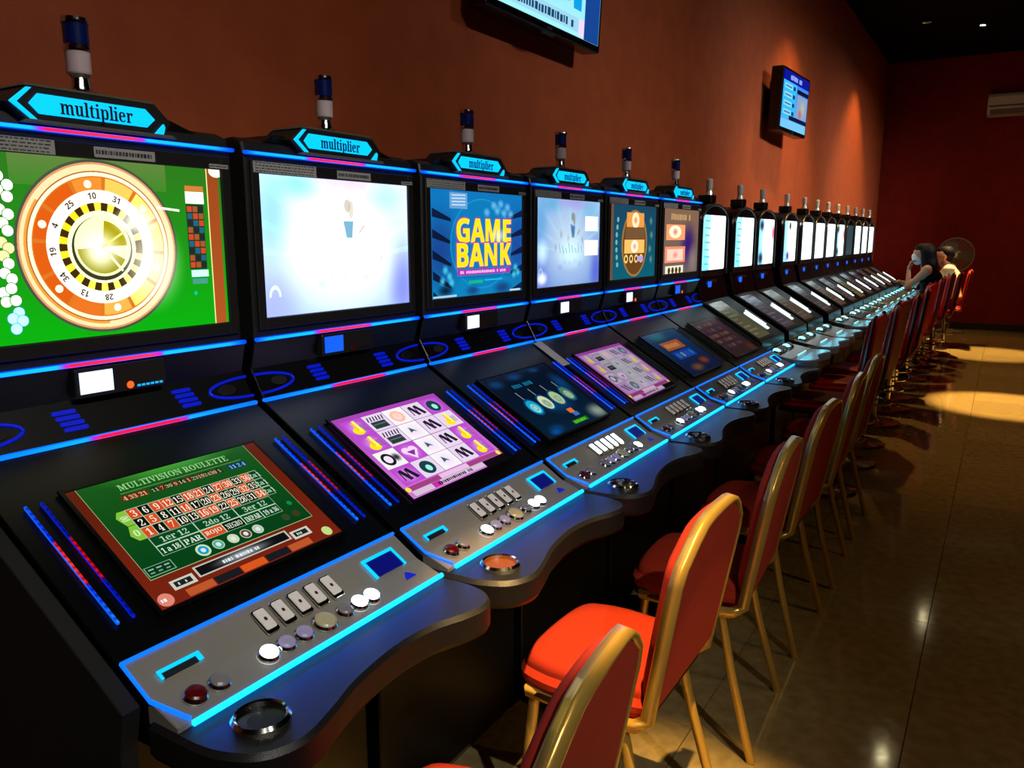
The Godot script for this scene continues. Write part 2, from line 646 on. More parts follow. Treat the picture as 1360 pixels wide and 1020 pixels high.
# a ring sector or disc; inner is the share of the radius left open
func px_disc(i: Image, cx: float, cy: float, rx: float, ry: float, col: Color, inner := 0.0, a0 := 0.0, a1 := TAU):
	var w := i.get_width()
	var h := i.get_height()
	for y in range(maxi(0, int((cy - ry) * h)), mini(h - 1, int((cy + ry) * h)) + 1):
		for x in range(maxi(0, int((cx - rx) * w)), mini(w - 1, int((cx + rx) * w)) + 1):
			var d := Vector2((float(x) / w - cx) / rx, (float(y) / h - cy) / ry)
			var r := d.length()
			if r <= 1.0 and r >= inner:
				if a1 - a0 < TAU - 0.001 and fposmod(d.angle() - a0, TAU) > a1 - a0:
					continue
				i.set_pixel(x, y, i.get_pixel(x, y).lerp(Color(col.r, col.g, col.b), col.a) if col.a < 1.0 else col)


func px_blob(i: Image, cx: float, cy: float, rx: float, ry: float, col: Color, strength := 1.0):
	var w := i.get_width()
	var h := i.get_height()
	for y in range(maxi(0, int((cy - ry) * h)), mini(h - 1, int((cy + ry) * h)) + 1):
		for x in range(maxi(0, int((cx - rx) * w)), mini(w - 1, int((cx + rx) * w)) + 1):
			var r := Vector2((float(x) / w - cx) / rx, (float(y) / h - cy) / ry).length()
			if r < 1.0:
				i.set_pixel(x, y, i.get_pixel(x, y).lerp(col, strength * (1.0 - r * r) * (1.0 - r * r)))


func px_gradient(i: Image, x0: float, y0: float, x1: float, y1: float, top: Color, bottom: Color):
	var h := i.get_height()
	for y in range(int(y0 * h), int(y1 * h)):
		px_rect(i, x0, (y + 0.01) / h, x1, (y + 1.02) / h, top.lerp(bottom, (float(y) / h - y0) / (y1 - y0)))


func px_text(i: Image, words: String, font: Font, cx: float, cy: float, height: float, col: Color, width := 0.0, turn := 0.0):
	var t := text_mesh(words, font, 1.0, 0.0)
	t.curve_step = 2.0
	var a := t.surface_get_arrays(0)
	var v: PackedVector3Array = a[Mesh.ARRAY_VERTEX]
	if v.is_empty():
		return
	var box_ := AABB(v[0], Vector3.ZERO)
	for p in v:
		box_ = box_.expand(p)
	var hp := height * i.get_height()
	var s := Vector2(hp / box_.size.y, hp / box_.size.y)
	if width > 0.0:
		s.x = width * i.get_width() / box_.size.x
	var mid := box_.get_center()
	var index = a[Mesh.ARRAY_INDEX]
	var count: int = index.size() if index != null else v.size()
	var q := PackedVector2Array()
	for p in v:
		var d := Vector2((p.x - mid.x) * s.x, -(p.y - mid.y) * s.y).rotated(turn)
		q.append(d + Vector2(cx * i.get_width(), cy * i.get_height()))
	for k in range(0, count, 3):
		if index != null:
			px_tri(i, q[index[k]], q[index[k + 1]], q[index[k + 2]], col)
		else:
			px_tri(i, q[k], q[k + 1], q[k + 2], col)


# a line of print too small or blurred to read
func px_scribble(i: Image, cx: float, cy: float, w: float, h: float, col: Color):
	var rng := RandomNumberGenerator.new()
	rng.seed = int(cx * 1000) + int(cy * 7000)
	var x := cx - w / 2
	var step := h * i.get_height() / i.get_width()
	while x < cx + w / 2 - step:
		var b := step * (0.35 + 0.5 * rng.randf())
		if rng.randf() > 0.14:
			px_rect(i, x, cy - h * (0.35 + 0.15 * rng.randf()), x + b, cy + h * 0.5, col)
		x += b + step * 0.22


func art_wheel() -> Image:
	var i := canvas(1000, 617, Color(0.10, 0.45, 0.07))
	px_gradient(i, 0, 0, 1, 1, Color(0.16, 0.42, 0.10), Color(0.03, 0.62, 0.05))
	px_gradient(i, 0.18, 0.0, 0.75, 0.16, Color(0.34, 0.46, 0.22), Color(0.22, 0.48, 0.14))
	var cx := 0.475
	var cy := 0.49
	var A := 617.0 / 1000.0
	var R := 0.475
	px_disc(i, cx, cy, (R + 0.015) * A, R + 0.015, Color(0.25, 0.30, 0.22))
	px_disc(i, cx, cy, R * A, R, Color(0.80, 0.55, 0.38))
	px_disc(i, cx, cy, R * 0.975 * A, R * 0.975, Color(1.0, 0.83, 0.62))
	px_disc(i, cx, cy, R * 0.93 * A, R * 0.93, Color(0.93, 0.58, 0.22), 0.0, PI * 0.5, PI * 1.2)
	px_disc(i, cx, cy, R * 0.90 * A, R * 0.90, Color(0.62, 0.36, 0.18))
	px_disc(i, cx, cy, R * 0.885 * A, R * 0.885, Color(1.0, 0.93, 0.78))
	px_disc(i, cx, cy, R * 0.84 * A, R * 0.84, Color(0.78, 0.42, 0.12))
	for k in 12:
		var a := TAU * k / 12.0 + 0.1
		var m := a + TAU / 24
		var lit := 0.5 + 0.5 * cos(m - 0.15)
		px_disc(i, cx, cy, R * 0.825 * A, R * 0.825, Color(0.80, 0.33, 0.06).lerp(Color(1.0, 0.93, 0.45), clampf(lit * 1.5 - 0.45 + 0.25 * maxf(0, -sin(m)), 0, 1)), 0.7, a + 0.03, a + TAU / 12 - 0.03)
		if k % 2 == 0:
			px_disc(i, cx + cos(m) * R * 0.75 * A, cy + sin(m) * R * 0.75, 0.014, 0.022, Color(1, 0.96, 0.82))
	px_disc(i, cx, cy, R * 0.68 * A, R * 0.68, Color(1.0, 0.98, 0.90))
	for k in 37:
		var a := TAU * k / 37.0
		var far := 0.5 + 0.5 * cos(a - 0.3)
		px_disc(i, cx, cy, R * 0.53 * A, R * 0.53, Color(0.22, 0.15, 0.04) if k % 2 == 0 else Color(0.97, 0.84, 0.12).lerp(Color(1, 1, 0.7), far * 0.6), 0.82, a, a + TAU / 37.0)
		if k % 3 == 0 and far < 0.75:
			px_text(i, str((k * 7) % 36 + 1), sans_black, cx + cos(a) * R * 0.61 * A, cy + sin(a) * R * 0.61, 0.035, Color(0.15, 0.12, 0.10), 0.0, a + PI / 2)
	px_disc(i, cx, cy, R * 0.43 * A, R * 0.43, Color(1.0, 0.97, 0.78))
	px_disc(i, cx, cy + 0.008, R * 0.385 * A, R * 0.385, Color(0.20, 0.20, 0.12))
	px_disc(i, cx + 0.002, cy - 0.004, R * 0.36 * A, R * 0.36, Color(0.98, 1.0, 0.72))
	px_disc(i, cx, cy, R * 0.32 * A, R * 0.32, Color(0.56, 0.54, 0.07), 0.0, PI * 0.16, PI * 0.98)
	px_disc(i, cx, cy, R * 0.32 * A, R * 0.32, Color(0.62, 0.58, 0.06), 0.0, -PI * 0.46, -PI * 0.02)
	px_blob(i, cx - 0.01, cy + 0.02, 0.10, 0.16, Color(1, 1, 0.92), 1.0)
	px_line(i, Vector2(cx, cy), Vector2(cx + 0.07, cy + 0.14), 0.014, Color(1, 1, 0.8))
	px_line(i, Vector2(cx, cy), Vector2(cx + 0.10, cy - 0.10), 0.012, Color(0.95, 0.9, 0.5))
	px_blob(i, cx + 0.19, cy + 0.10, 0.16, 0.34, Color(1, 0.99, 0.90), 0.75)
	px_blob(i, cx + 0.14, cy - 0.15, 0.12, 0.12, Color(1, 1, 0.95), 0.9)
	# stacks of chips to the left
	var ch := [[0.145, 0.12], [0.172, 0.165], [0.14, 0.19], [0.168, 0.225], [0.14, 0.29], [0.165, 0.315], [0.145, 0.36], [0.158, 0.40], [0.135, 0.46], [0.155, 0.49], [0.137, 0.53], [0.15, 0.57], [0.135, 0.62], [0.155, 0.65], [0.125, 0.72], [0.15, 0.70], [0.13, 0.77], [0.16, 0.765], [0.165, 0.83], [0.145, 0.86], [0.175, 0.875], [0.152, 0.915], [0.10, 0.14], [0.10, 0.24], [0.10, 0.33], [0.10, 0.44], [0.10, 0.55], [0.095, 0.66], [0.06, 0.2], [0.06, 0.4], [0.06, 0.6]]
	for k in ch.size():
		var c := Color(0.95, 1.0, 0.88) if k < 18 or k > 21 else Color(0.72, 0.98, 1.0)
		if k in [8, 9, 10]:
			c = Color(1.0, 0.88, 0.62)
		px_disc(i, ch[k][0], ch[k][1], 0.020, 0.032, Color(0.10, 0.40, 0.12) if k < 18 or k > 21 else Color(0.1, 0.55, 0.75))
		px_disc(i, ch[k][0], ch[k][1], 0.018, 0.029, c)
	# the list of the last numbers
	px_rect(i, 0.83, 0.115, 0.915, 0.15, Color(0.75, 0.45, 0.20))
	px_rect(i, 0.83, 0.15, 0.915, 0.225, Color(0.98, 0.98, 0.92))
	px_rect(i, 0.83, 0.23, 0.91, 0.64, Color(0.08, 0.20, 0.13))
	var rnd := [Color(0.75, 0.25, 0.12), Color(0.12, 0.35, 0.45), Color(0.12, 0.14, 0.13), Color(0.6, 0.3, 0.15)]
	for r in 9:
		for c in 3:
			px_rect(i, 0.834 + c * 0.026, 0.24 + r * 0.044, 0.856 + c * 0.026, 0.276 + r * 0.044, rnd[(r * 5 + c * 3) % 4])
	px_rect(i, 0.835, 0.645, 0.915, 0.69, Color(0.75, 0.95, 1.0))
	px_rect(i, 0.838, 0.70, 0.908, 0.735, Color(0.25, 0.55, 0.50))
	px_disc(i, 0.848, 0.79, 0.008, 0.013, Color(0.0, 0.75, 0.55))
	px_line(i, Vector2(0.70, 0.255), Vector2(0.80, 0.27), 0.014, Color(1, 1, 0.9))
	px_gradient(i, 0.935, 0.0, 0.99, 1.0, Color(0.55, 0.25, 0.10), Color(0.62, 0.30, 0.12))
	px_rect(i, 0.932, 0.0, 0.938, 1.0, Color(0.9, 0.85, 0.55))
	px_disc(i, 0.98, 0.01, 0.035, 0.04, Color(0.95, 0.93, 0.85))
	return i


func art_table() -> Image:
	var i := canvas(1000, 716, Color(0.42, 0.13, 0.06))
	px_gradient(i, 0.0, 0.0, 1.0, 1.0, Color(0.38, 0.13, 0.05), Color(0.50, 0.14, 0.07))
	px_gradient(i, 0.045, 0.0, 0.93, 0.79, Color(0.10, 0.36, 0.10), Color(0.02, 0.26, 0.10))
	px_blob(i, 0.5, 0.0, 0.42, 0.12, Color(0.30, 0.68, 0.22), 0.85)
	px_line(i, Vector2(0.046, 0.0), Vector2(0.046, 0.79), 0.004, Color(0.75, 0.85, 0.6))
	px_line(i, Vector2(0.93, 0.0), Vector2(0.93, 0.79), 0.004, Color(0.75, 0.85, 0.6))
	px_line(i, Vector2(0.046, 0.79), Vector2(0.93, 0.79), 0.005, Color(0.75, 0.85, 0.6))
	px_text(i, "MULTIVISION ROULETTE", serif, 0.50, 0.075, 0.05, Color(0.62, 0.86, 0.55), 0.58)
	px_line(i, Vector2(0.2, 0.125), Vector2(0.85, 0.125), 0.006, Color(0.35, 0.6, 0.3))
	px_rect(i, 0.19, 0.145, 0.315, 0.19, Color(0.50, 0.14, 0.07))
	px_text(i, "4 33 21", serif, 0.252, 0.168, 0.034, Color(0.9, 0.8, 0.6))
	var hist := ["11", "7", "30", "9", "14", "1", "23", "19", "24", "30", "5"]
	for k in hist.size():
		var c := Color(0.45, 0.10, 0.06) if k % 2 == 1 else Color(0.05, 0.16, 0.07)
		px_rect(i, 0.335 + k * 0.035, 0.145, 0.366 + k * 0.035, 0.19, c)
		px_text(i, hist[k], serif, 0.350 + k * 0.035, 0.168, 0.03, Color(0.8, 0.78, 0.6))
	px_rect(i, 0.755, 0.145, 0.86, 0.19, Color(0.05, 0.22, 0.42))
	px_text(i, "11 2 4", serif, 0.808, 0.168, 0.034, Color(0.6, 0.8, 0.95))
	var line := Color(0.72, 0.88, 0.72)
	var gx := 0.16
	var gw := 0.655
	var gy := 0.255
	var rh := 0.083
	# zeros
	px_poly(i, [Vector2(0.105, 0.30), Vector2(0.125, 0.255), Vector2(0.16, 0.255), Vector2(0.16, 0.378), Vector2(0.125, 0.378)], Color(0.55, 0.80, 0.25))
	px_poly(i, [Vector2(0.105, 0.455), Vector2(0.125, 0.383), Vector2(0.16, 0.383), Vector2(0.16, 0.505), Vector2(0.125, 0.505)], Color(0.55, 0.80, 0.25))
	px_text(i, "00", serif, 0.138, 0.318, 0.05, Color(0.90, 1, 0.8), 0.03, -PI / 2)
	px_text(i, "0", serif, 0.138, 0.445, 0.05, Color(0.90, 1, 0.8))
	var reds := [1, 3, 5, 7, 9, 12, 14, 16, 18, 19, 21, 23, 25, 27, 30, 32, 34, 36]
	for c in 12:
		for r in 3:
			var num: int = c * 3 + 3 - r
			var x0 := gx + gw * c / 12.0
			var y0 := gy + rh * r
			px_rect(i, x0, y0, x0 + gw / 12.0, y0 + rh, line)
			px_rect(i, x0 + 0.003, y0 + 0.004, x0 + gw / 12.0 - 0.001, y0 + rh - 0.001, Color(0.90, 0.30, 0.12) if num in reds else Color(0.04, 0.06, 0.05))
			px_text(i, str(num), serif, x0 + gw / 24.0 + 0.001, y0 + rh / 2, 0.055, Color(1, 0.97, 0.88), 0.040 if num > 9 else 0.022)
	for r in 3:
		px_rect(i, 0.818, gy + rh * r, 0.868, gy + rh * (r + 1), line)
		px_rect(i, 0.822, gy + rh * r + 0.004, 0.865, gy + rh * (r + 1) - 0.003, Color(0.03, 0.26, 0.12))
		px_text(i, "2a1", serif, 0.844, gy + rh * (r + 0.5), 0.04, line)
	var doc := ["1er 12", "2do 12", "3er 12"]
	for c in 3:
		px_rect(i, gx + gw * c / 3.0, 0.507, gx + gw * (c + 1) / 3.0, 0.587, line)
		px_rect(i, gx + gw * c / 3.0 + 0.004, 0.511, gx + gw * (c + 1) / 3.0 - 0.002, 0.583, Color(0.03, 0.28, 0.13))
		px_text(i, doc[c], serif, gx + gw * (c + 0.5) / 3.0, 0.547, 0.045, line)
	var evens := ["1 a 18", "PAR", "ROJO", "NEGRO", "IMPAR", "19 a 36"]
	for c in 6:
		px_rect(i, gx + gw * c / 6.0, 0.587, gx + gw * (c + 1) / 6.0, 0.668, line)
		px_rect(i, gx + gw * c / 6.0 + 0.004, 0.591, gx + gw * (c + 1) / 6.0 - 0.002, 0.664, [Color(0.03, 0.28, 0.13), Color(0.03, 0.28, 0.13), Color(0.90, 0.30, 0.12), Color(0.03, 0.05, 0.04), Color(0.03, 0.28, 0.13), Color(0.03, 0.28, 0.13)][c])
		px_text(i, evens[c], serif, gx + gw * (c + 0.5) / 6.0, 0.628, 0.042, Color(0.92, 1, 0.9), 0.085)
	var cc := [[0.326, Color(0.10, 0.62, 0.85)], [0.405, Color(0.35, 0.72, 0.62)], [0.485, Color(0.85, 0.88, 0.75)], [0.555, Color(0.45, 0.25, 0.24)], [0.625, Color(0.75, 0.80, 0.75)]]
	for c in cc:
		px_disc(i, c[0], 0.727, 0.034 if c[0] < 0.35 else 0.028, 0.047 if c[0] < 0.35 else 0.038, Color(0.80, 0.95, 0.75))
		px_disc(i, c[0], 0.727, 0.024, 0.033, c[1])
		px_disc(i, c[0], 0.727, 0.012, 0.017, Color(0.9, 0.96, 0.95))
	px_disc(i, 0.80, 0.72, 0.022, 0.03, Color(0.22, 0.28, 0.14))
	px_disc(i, 0.865, 0.72, 0.022, 0.03, Color(0.25, 0.24, 0.10))
	px_disc(i, 0.88, 0.62, 0.014, 0.02, Color(0.10, 0.55, 0.30))
	px_rect(i, 0.052, 0.70, 0.175, 0.775, Color(0.55, 0.75, 0.60))
	px_rect(i, 0.056, 0.705, 0.171, 0.77, Color(0.04, 0.22, 0.12))
	for k in 3:
		px_rect(i, 0.065 + k * 0.036, 0.72, 0.09 + k * 0.036, 0.73, Color(0.6, 0.8, 0.65))
		px_rect(i, 0.065 + k * 0.036, 0.745, 0.085 + k * 0.036, 0.755, Color(0.5, 0.7, 0.55))
	px_rect(i, 0.225, 0.815, 0.735, 0.90, Color(0.80, 0.80, 0.74))
	px_rect(i, 0.235, 0.825, 0.725, 0.89, Color(0.06, 0.06, 0.07))
	px_blob(i, 0.47, 0.857, 0.2, 0.05, Color(0.75, 0.78, 0.80), 0.9)
	px_scribble(i, 0.47, 0.86, 0.22, 0.026, Color(0.95, 0.97, 1.0))
	for x in [0.155, 0.80]:
		px_rect(i, x - 0.055, 0.845, x + 0.055, 0.915, Color(0.85, 0.85, 0.78))
		px_rect(i, x - 0.04, 0.86, x + 0.04, 0.90, Color(0.12, 0.14, 0.14))
		px_scribble(i, x, 0.88, 0.05, 0.022, Color(0.8, 0.9, 0.9))
	var keys := [Color(0.78, 0.36, 0.18), Color(0.10, 0.11, 0.13), Color(0.90, 0.36, 0.12), Color(0.10, 0.11, 0.13), Color(0.78, 0.36, 0.18)]
	for k in 5:
		px_rect(i, 0.135 + k * 0.137, 0.935, 0.266 + k * 0.137, 0.99, keys[k])
	px_disc(i, 0.042, 0.945, 0.033, 0.046, Color(0.92, 0.55, 0.48))
	px_scribble(i, 0.042, 0.945, 0.04, 0.025, Color(1, 1, 1))
	px_disc(i, 0.93, 0.945, 0.028, 0.04, Color(0.80, 0.90, 0.55))
	return i


func art_starburst(dim: float) -> Image:
	var i := canvas(640, 396, Color(0.80, 0.88, 1.0))
	px_gradient(i, 0, 0, 1, 1, Color(0.78, 0.85, 1.0), Color(0.62, 0.72, 0.95))
	for k in 9:
		var a := PI + PI * (k + 0.5) / 9.0
		var w := 0.05
		px_poly(i, [Vector2(0.5, 0.62), Vector2(0.5 + cos(a - w) * 1.2, 0.62 + sin(a - w) * 1.2), Vector2(0.5 + cos(a + w) * 1.2, 0.62 + sin(a + w) * 1.2)], Color(0.75, 0.92, 1.0, 0.65))
	px_blob(i, 0.06, 0.25, 0.14, 0.5, Color(0.45, 0.72, 0.92), 0.7)
	px_blob(i, 0.95, 0.85, 0.16, 0.5, Color(0.40, 0.42, 0.88), 0.8)
	px_blob(i, 0.05, 0.95, 0.22, 0.4, Color(0.55, 0.58, 0.92), 0.8)
	px_blob(i, 0.22, 0.05, 0.2, 0.16, Color(0.42, 0.75, 0.92), 0.7)
	px_blob(i, 0.82, 0.10, 0.2, 0.2, Color(0.55, 0.85, 0.95), 0.6)
	px_blob(i, 0.55, 0.02, 0.35, 0.14, Color(0.80, 0.68, 0.95), 0.8)
	px_blob(i, 0.5, 0.55, 0.5, 0.62, Color(1, 1, 1), 1.0)
	px_blob(i, 0.5, 0.85, 0.35, 0.22, Color(0.72, 0.78, 0.98), 0.5)
	# a pale standing figure and blossoms
	px_disc(i, 0.54, 0.19, 0.022, 0.05, Color(0.62, 0.58, 0.50, 0.7))
	px_disc(i, 0.565, 0.22, 0.018, 0.07, Color(0.66, 0.60, 0.45, 0.6))
	px_poly(i, [Vector2(0.51, 0.31), Vector2(0.58, 0.31), Vector2(0.57, 0.44), Vector2(0.53, 0.44)], Color(0.30, 0.52, 0.62, 0.85))
	px_line(i, Vector2(0.62, 0.40), Vector2(0.66, 0.34), 0.014, Color(0.72, 0.62, 0.62))
	for p in [[0.36, 0.40], [0.47, 0.45], [0.70, 0.47], [0.40, 0.62], [0.62, 0.60], [0.78, 0.6], [0.28, 0.55]]:
		px_blob(i, p[0], p[1], 0.025, 0.07, Color(0.72, 0.66, 0.80), 0.6)
	for p in [[0.42, 0.72], [0.5, 0.74], [0.58, 0.71], [0.66, 0.75], [0.35, 0.78]]:
		px_blob(i, p[0], p[1], 0.05, 0.05, Color(0.66, 0.72, 0.95), 0.6)
	px_disc(i, 0.06, 0.86, 0.035, 0.085, Color(0.80, 0.92, 1.0, 0.8), 0.65, PI, TAU)
	if dim < 1.0:
		for y in i.get_height():
			for x in i.get_width():
				var c := i.get_pixel(x, y)
				i.set_pixel(x, y, Color(c.r * dim * 0.86, c.g * dim * 0.95, c.b * dim))
		px_rect(i, 0.75, 0.18, 0.97, 0.36, Color(0.90, 0.93, 0.97))
		px_rect(i, 0.74, 0.47, 0.98, 0.66, Color(0.97, 0.84, 0.80))
		px_blob(i, 0.86, 0.27, 0.06, 0.06, Color(0.75, 0.80, 0.85), 0.9)
		px_blob(i, 0.86, 0.565, 0.08, 0.07, Color(1.0, 0.97, 0.95), 0.9)
		px_blob(i, 0.52, 0.62, 0.30, 0.26, Color(0.72, 0.86, 0.90), 0.8)
		px_poly(i, [Vector2(0.50, 0.28), Vector2(0.58, 0.30), Vector2(0.55, 0.42)], Color(0.25, 0.40, 0.65, 0.8))
		for k in 8:
			px_line(i, Vector2(0.33 + k * 0.05, 0.50 + 0.03 * (k % 3)), Vector2(0.35 + k * 0.05, 0.62), 0.02, Color(0.42, 0.58, 0.68, 0.7))
		px_blob(i, 0.08, 0.90, 0.10, 0.10, Color(0.95, 0.97, 1.0), 0.9)
		px_blob(i, 0.08, 0.60, 0.12, 0.2, Color(0.78, 0.90, 1.0), 0.7)
	return i


func art_game_bank() -> Image:
	var i := canvas(800, 494, Color(0.05, 0.35, 0.62))
	px_gradient(i, 0, 0, 1, 1, Color(0.05, 0.45, 0.72), Color(0.04, 0.50, 0.72))
	px_blob(i, 0.1, 0.55, 0.25, 0.5, Color(0.10, 0.22, 0.52), 0.8)
	px_blob(i, 0.95, 0.5, 0.22, 0.5, Color(0.12, 0.25, 0.58), 0.8)
	for k in 5:
		var y := 0.20 + k * 0.19
		px_poly(i, [Vector2(0.02, y - 0.03), Vector2(0.20, y + 0.06 + 0.02 * k), Vector2(0.20, y + 0.09 + 0.02 * k), Vector2(0.02, y + 0.05)], Color(0.02, 0.06, 0.16, 0.85))
		px_poly(i, [Vector2(1.0, y - 0.05), Vector2(0.86, y + 0.02), Vector2(0.86, y + 0.05), Vector2(1.0, y + 0.02)], Color(0.02, 0.06, 0.18, 0.8))
	px_disc(i, 0.53, 0.50, 0.34, 0.44, Color(0.03, 0.48, 0.72, 0.7))
	px_disc(i, 0.53, 0.50, 0.34, 0.44, Color(0.10, 0.62, 0.82, 0.7), 0.97)
	px_rect(i, 0.19, 0.02, 0.37, 0.17, Color(0.40, 0.62, 0.82))
	for k in 4:
		px_line(i, Vector2(0.21, 0.045 + k * 0.03), Vector2(0.35, 0.04 + k * 0.03), 0.012, Color(0.75, 0.86, 0.95))
	for p in [[0.66, 0.12], [0.74, 0.10], [0.82, 0.13], [0.70, 0.17], [0.78, 0.19], [0.86, 0.20], [0.58, 0.19]]:
		px_blob(i, p[0], p[1], 0.05, 0.06, Color(0.50, 0.75, 0.92), 0.8)
	for q in [["GAME", 0.37, 0.22, 0.60], ["BANK", 0.605, 0.22, 0.60]]:
		for d in [[-6, 0], [6, 0], [0, -6], [0, 6], [-5, 5], [5, 5], [-5, -5], [5, -5]]:
			px_text(i, q[0], sans_black, 0.56 + d[0] / 800.0, q[1] + d[1] / 494.0, q[2] + 0.012, Color(0.70, 0.20, 0.55), q[3] + 0.012)
		for d in [[-3, 0], [3, 0], [0, -3], [0, 3], [-3, 3], [3, 3], [3, -3], [-3, -3]]:
			px_text(i, q[0], sans_black, 0.56 + d[0] / 800.0, q[1] + d[1] / 494.0, q[2], Color(1.0, 0.86, 0.60), q[3])
		px_text(i, q[0], sans_black, 0.56, q[1], q[2], Color(1.0, 0.90, 0.02), q[3])
	px_blob(i, 0.72, 0.42, 0.12, 0.10, Color(1, 0.98, 0.9), 0.7)
	px_rect(i, 0.26, 0.745, 0.85, 0.80, Color(0.66, 0.20, 0.68))
	px_scribble(i, 0.555, 0.772, 0.53, 0.03, Color(1.0, 0.75, 0.95))
	px_rect(i, 0.28, 0.82, 0.85, 0.83, Color(0.04, 0.38, 0.60))
	px_line(i, Vector2(0.38, 0.87), Vector2(0.53, 0.87), 0.03, Color(0.05, 0.72, 0.50))
	px_line(i, Vector2(0.55, 0.86), Vector2(0.76, 0.86), 0.014, Color(0.15, 0.70, 0.88))
	for p in [[0.14, 0.74], [0.18, 0.80], [0.11, 0.84], [0.20, 0.86], [0.92, 0.75], [0.95, 0.80], [0.90, 0.82]]:
		px_blob(i, p[0], p[1], 0.04, 0.06, Color(0.30, 0.80, 0.92), 0.9)
	px_blob(i, 0.14, 0.93, 0.10, 0.07, Color(0.04, 0.10, 0.20), 0.9)
	px_blob(i, 0.42, 0.95, 0.10, 0.07, Color(0.10, 0.22, 0.45), 0.8)
	px_blob(i, 0.76, 0.95, 0.14, 0.09, Color(0.10, 0.20, 0.42), 0.8)
	px_line(i, Vector2(0.02, 0.985), Vector2(0.25, 0.985), 0.02, Color(0.65, 0.80, 0.88))
	px_line(i, Vector2(0.85, 0.985), Vector2(0.98, 0.985), 0.02, Color(0.75, 0.85, 0.9))
	return i


func art_oval() -> Image:
	var i := canvas(480, 297, Color(0.06, 0.28, 0.36))
	px_gradient(i, 0, 0, 1, 1, Color(0.10, 0.26, 0.36), Color(0.04, 0.36, 0.44))
	px_rect(i, 0.0, 0.0, 0.07, 1.0, Color(0.42, 0.30, 0.22))
	for k in 7:
		px_disc(i, 0.16 - 0.025 * sin(k * PI / 6.0), 0.20 + k * 0.10, 0.022, 0.035, Color(0.45, 0.68, 0.66))
	px_disc(i, 0.52, 0.52, 0.28, 0.46, Color(0.62, 0.45, 0.20))
	px_disc(i, 0.52, 0.52, 0.25, 0.43, Color(0.40, 0.26, 0.12))
	px_rect(i, 0.34, 0.10, 0.72, 0.30, Color(0.92, 0.60, 0.28))
	px_disc(i, 0.53, 0.20, 0.08, 0.11, Color(1.0, 0.92, 0.75))
	px_blob(i, 0.53, 0.20, 0.05, 0.07, Color(0.85, 0.45, 0.3), 0.8)
	px_rect(i, 0.32, 0.30, 0.74, 0.46, Color(0.45, 0.32, 0.20))
	px_rect(i, 0.30, 0.47, 0.74, 0.66, Color(1.0, 0.74, 0.40))
	px_disc(i, 0.52, 0.56, 0.08, 0.09, Color(1.0, 0.94, 0.85))
	px_blob(i, 0.52, 0.56, 0.05, 0.06, Color(0.9, 0.55, 0.35), 0.8)
	for k in 4:
		px_disc(i, 0.34 + k * 0.11, 0.73, 0.04, 0.06, Color(0.95, 0.80, 0.45))
		px_disc(i, 0.34 + k * 0.11, 0.73, 0.02, 0.03, Color(0.25, 0.16, 0.12))
	px_rect(i, 0.58, 0.70, 0.72, 0.78, Color(0.70, 0.62, 0.80))
	for p in [[0.88, 0.2], [0.9, 0.4], [0.87, 0.6], [0.9, 0.75]]:
		px_blob(i, p[0], p[1], 0.05, 0.08, Color(0.45, 0.60, 0.50), 0.8)
	return i


func art_cards() -> Image:
	var i := canvas(480, 297, Color(0.45, 0.36, 0.34))
	px_gradient(i, 0, 0, 1, 1, Color(0.50, 0.38, 0.30), Color(0.42, 0.36, 0.36))
	px_blob(i, 0.7, 0.55, 0.30, 0.45, Color(0.20, 0.10, 0.42), 1.0)
	px_blob(i, 0.85, 0.8, 0.2, 0.35, Color(0.55, 0.48, 0.46), 0.8)
	px_scribble(i, 0.5, 0.12, 0.6, 0.10, Color(0.75, 0.60, 0.40))
	px_rect(i, 0.08, 0.24, 0.60, 0.48, Color(0.98, 0.62, 0.42))
	px_disc(i, 0.32, 0.35, 0.17, 0.10, Color(1.0, 0.93, 0.80))
	px_blob(i, 0.32, 0.35, 0.09, 0.07, Color(0.75, 0.45, 0.45), 0.8)
	px_rect(i, 0.06, 0.58, 0.62, 0.83, Color(1.0, 0.55, 0.42))
	px_rect(i, 0.12, 0.62, 0.56, 0.80, Color(1.0, 0.82, 0.74))
	px_blob(i, 0.34, 0.71, 0.10, 0.07, Color(0.95, 0.5, 0.45), 0.8)
	px_rect(i, 0.08, 0.88, 0.58, 1.0, Color(0.92, 0.90, 0.78))
	for k in 4:
		px_disc(i, 0.18 + k * 0.10, 0.95, 0.035, 0.05, Color(0.30, 0.20, 0.12))
	return i


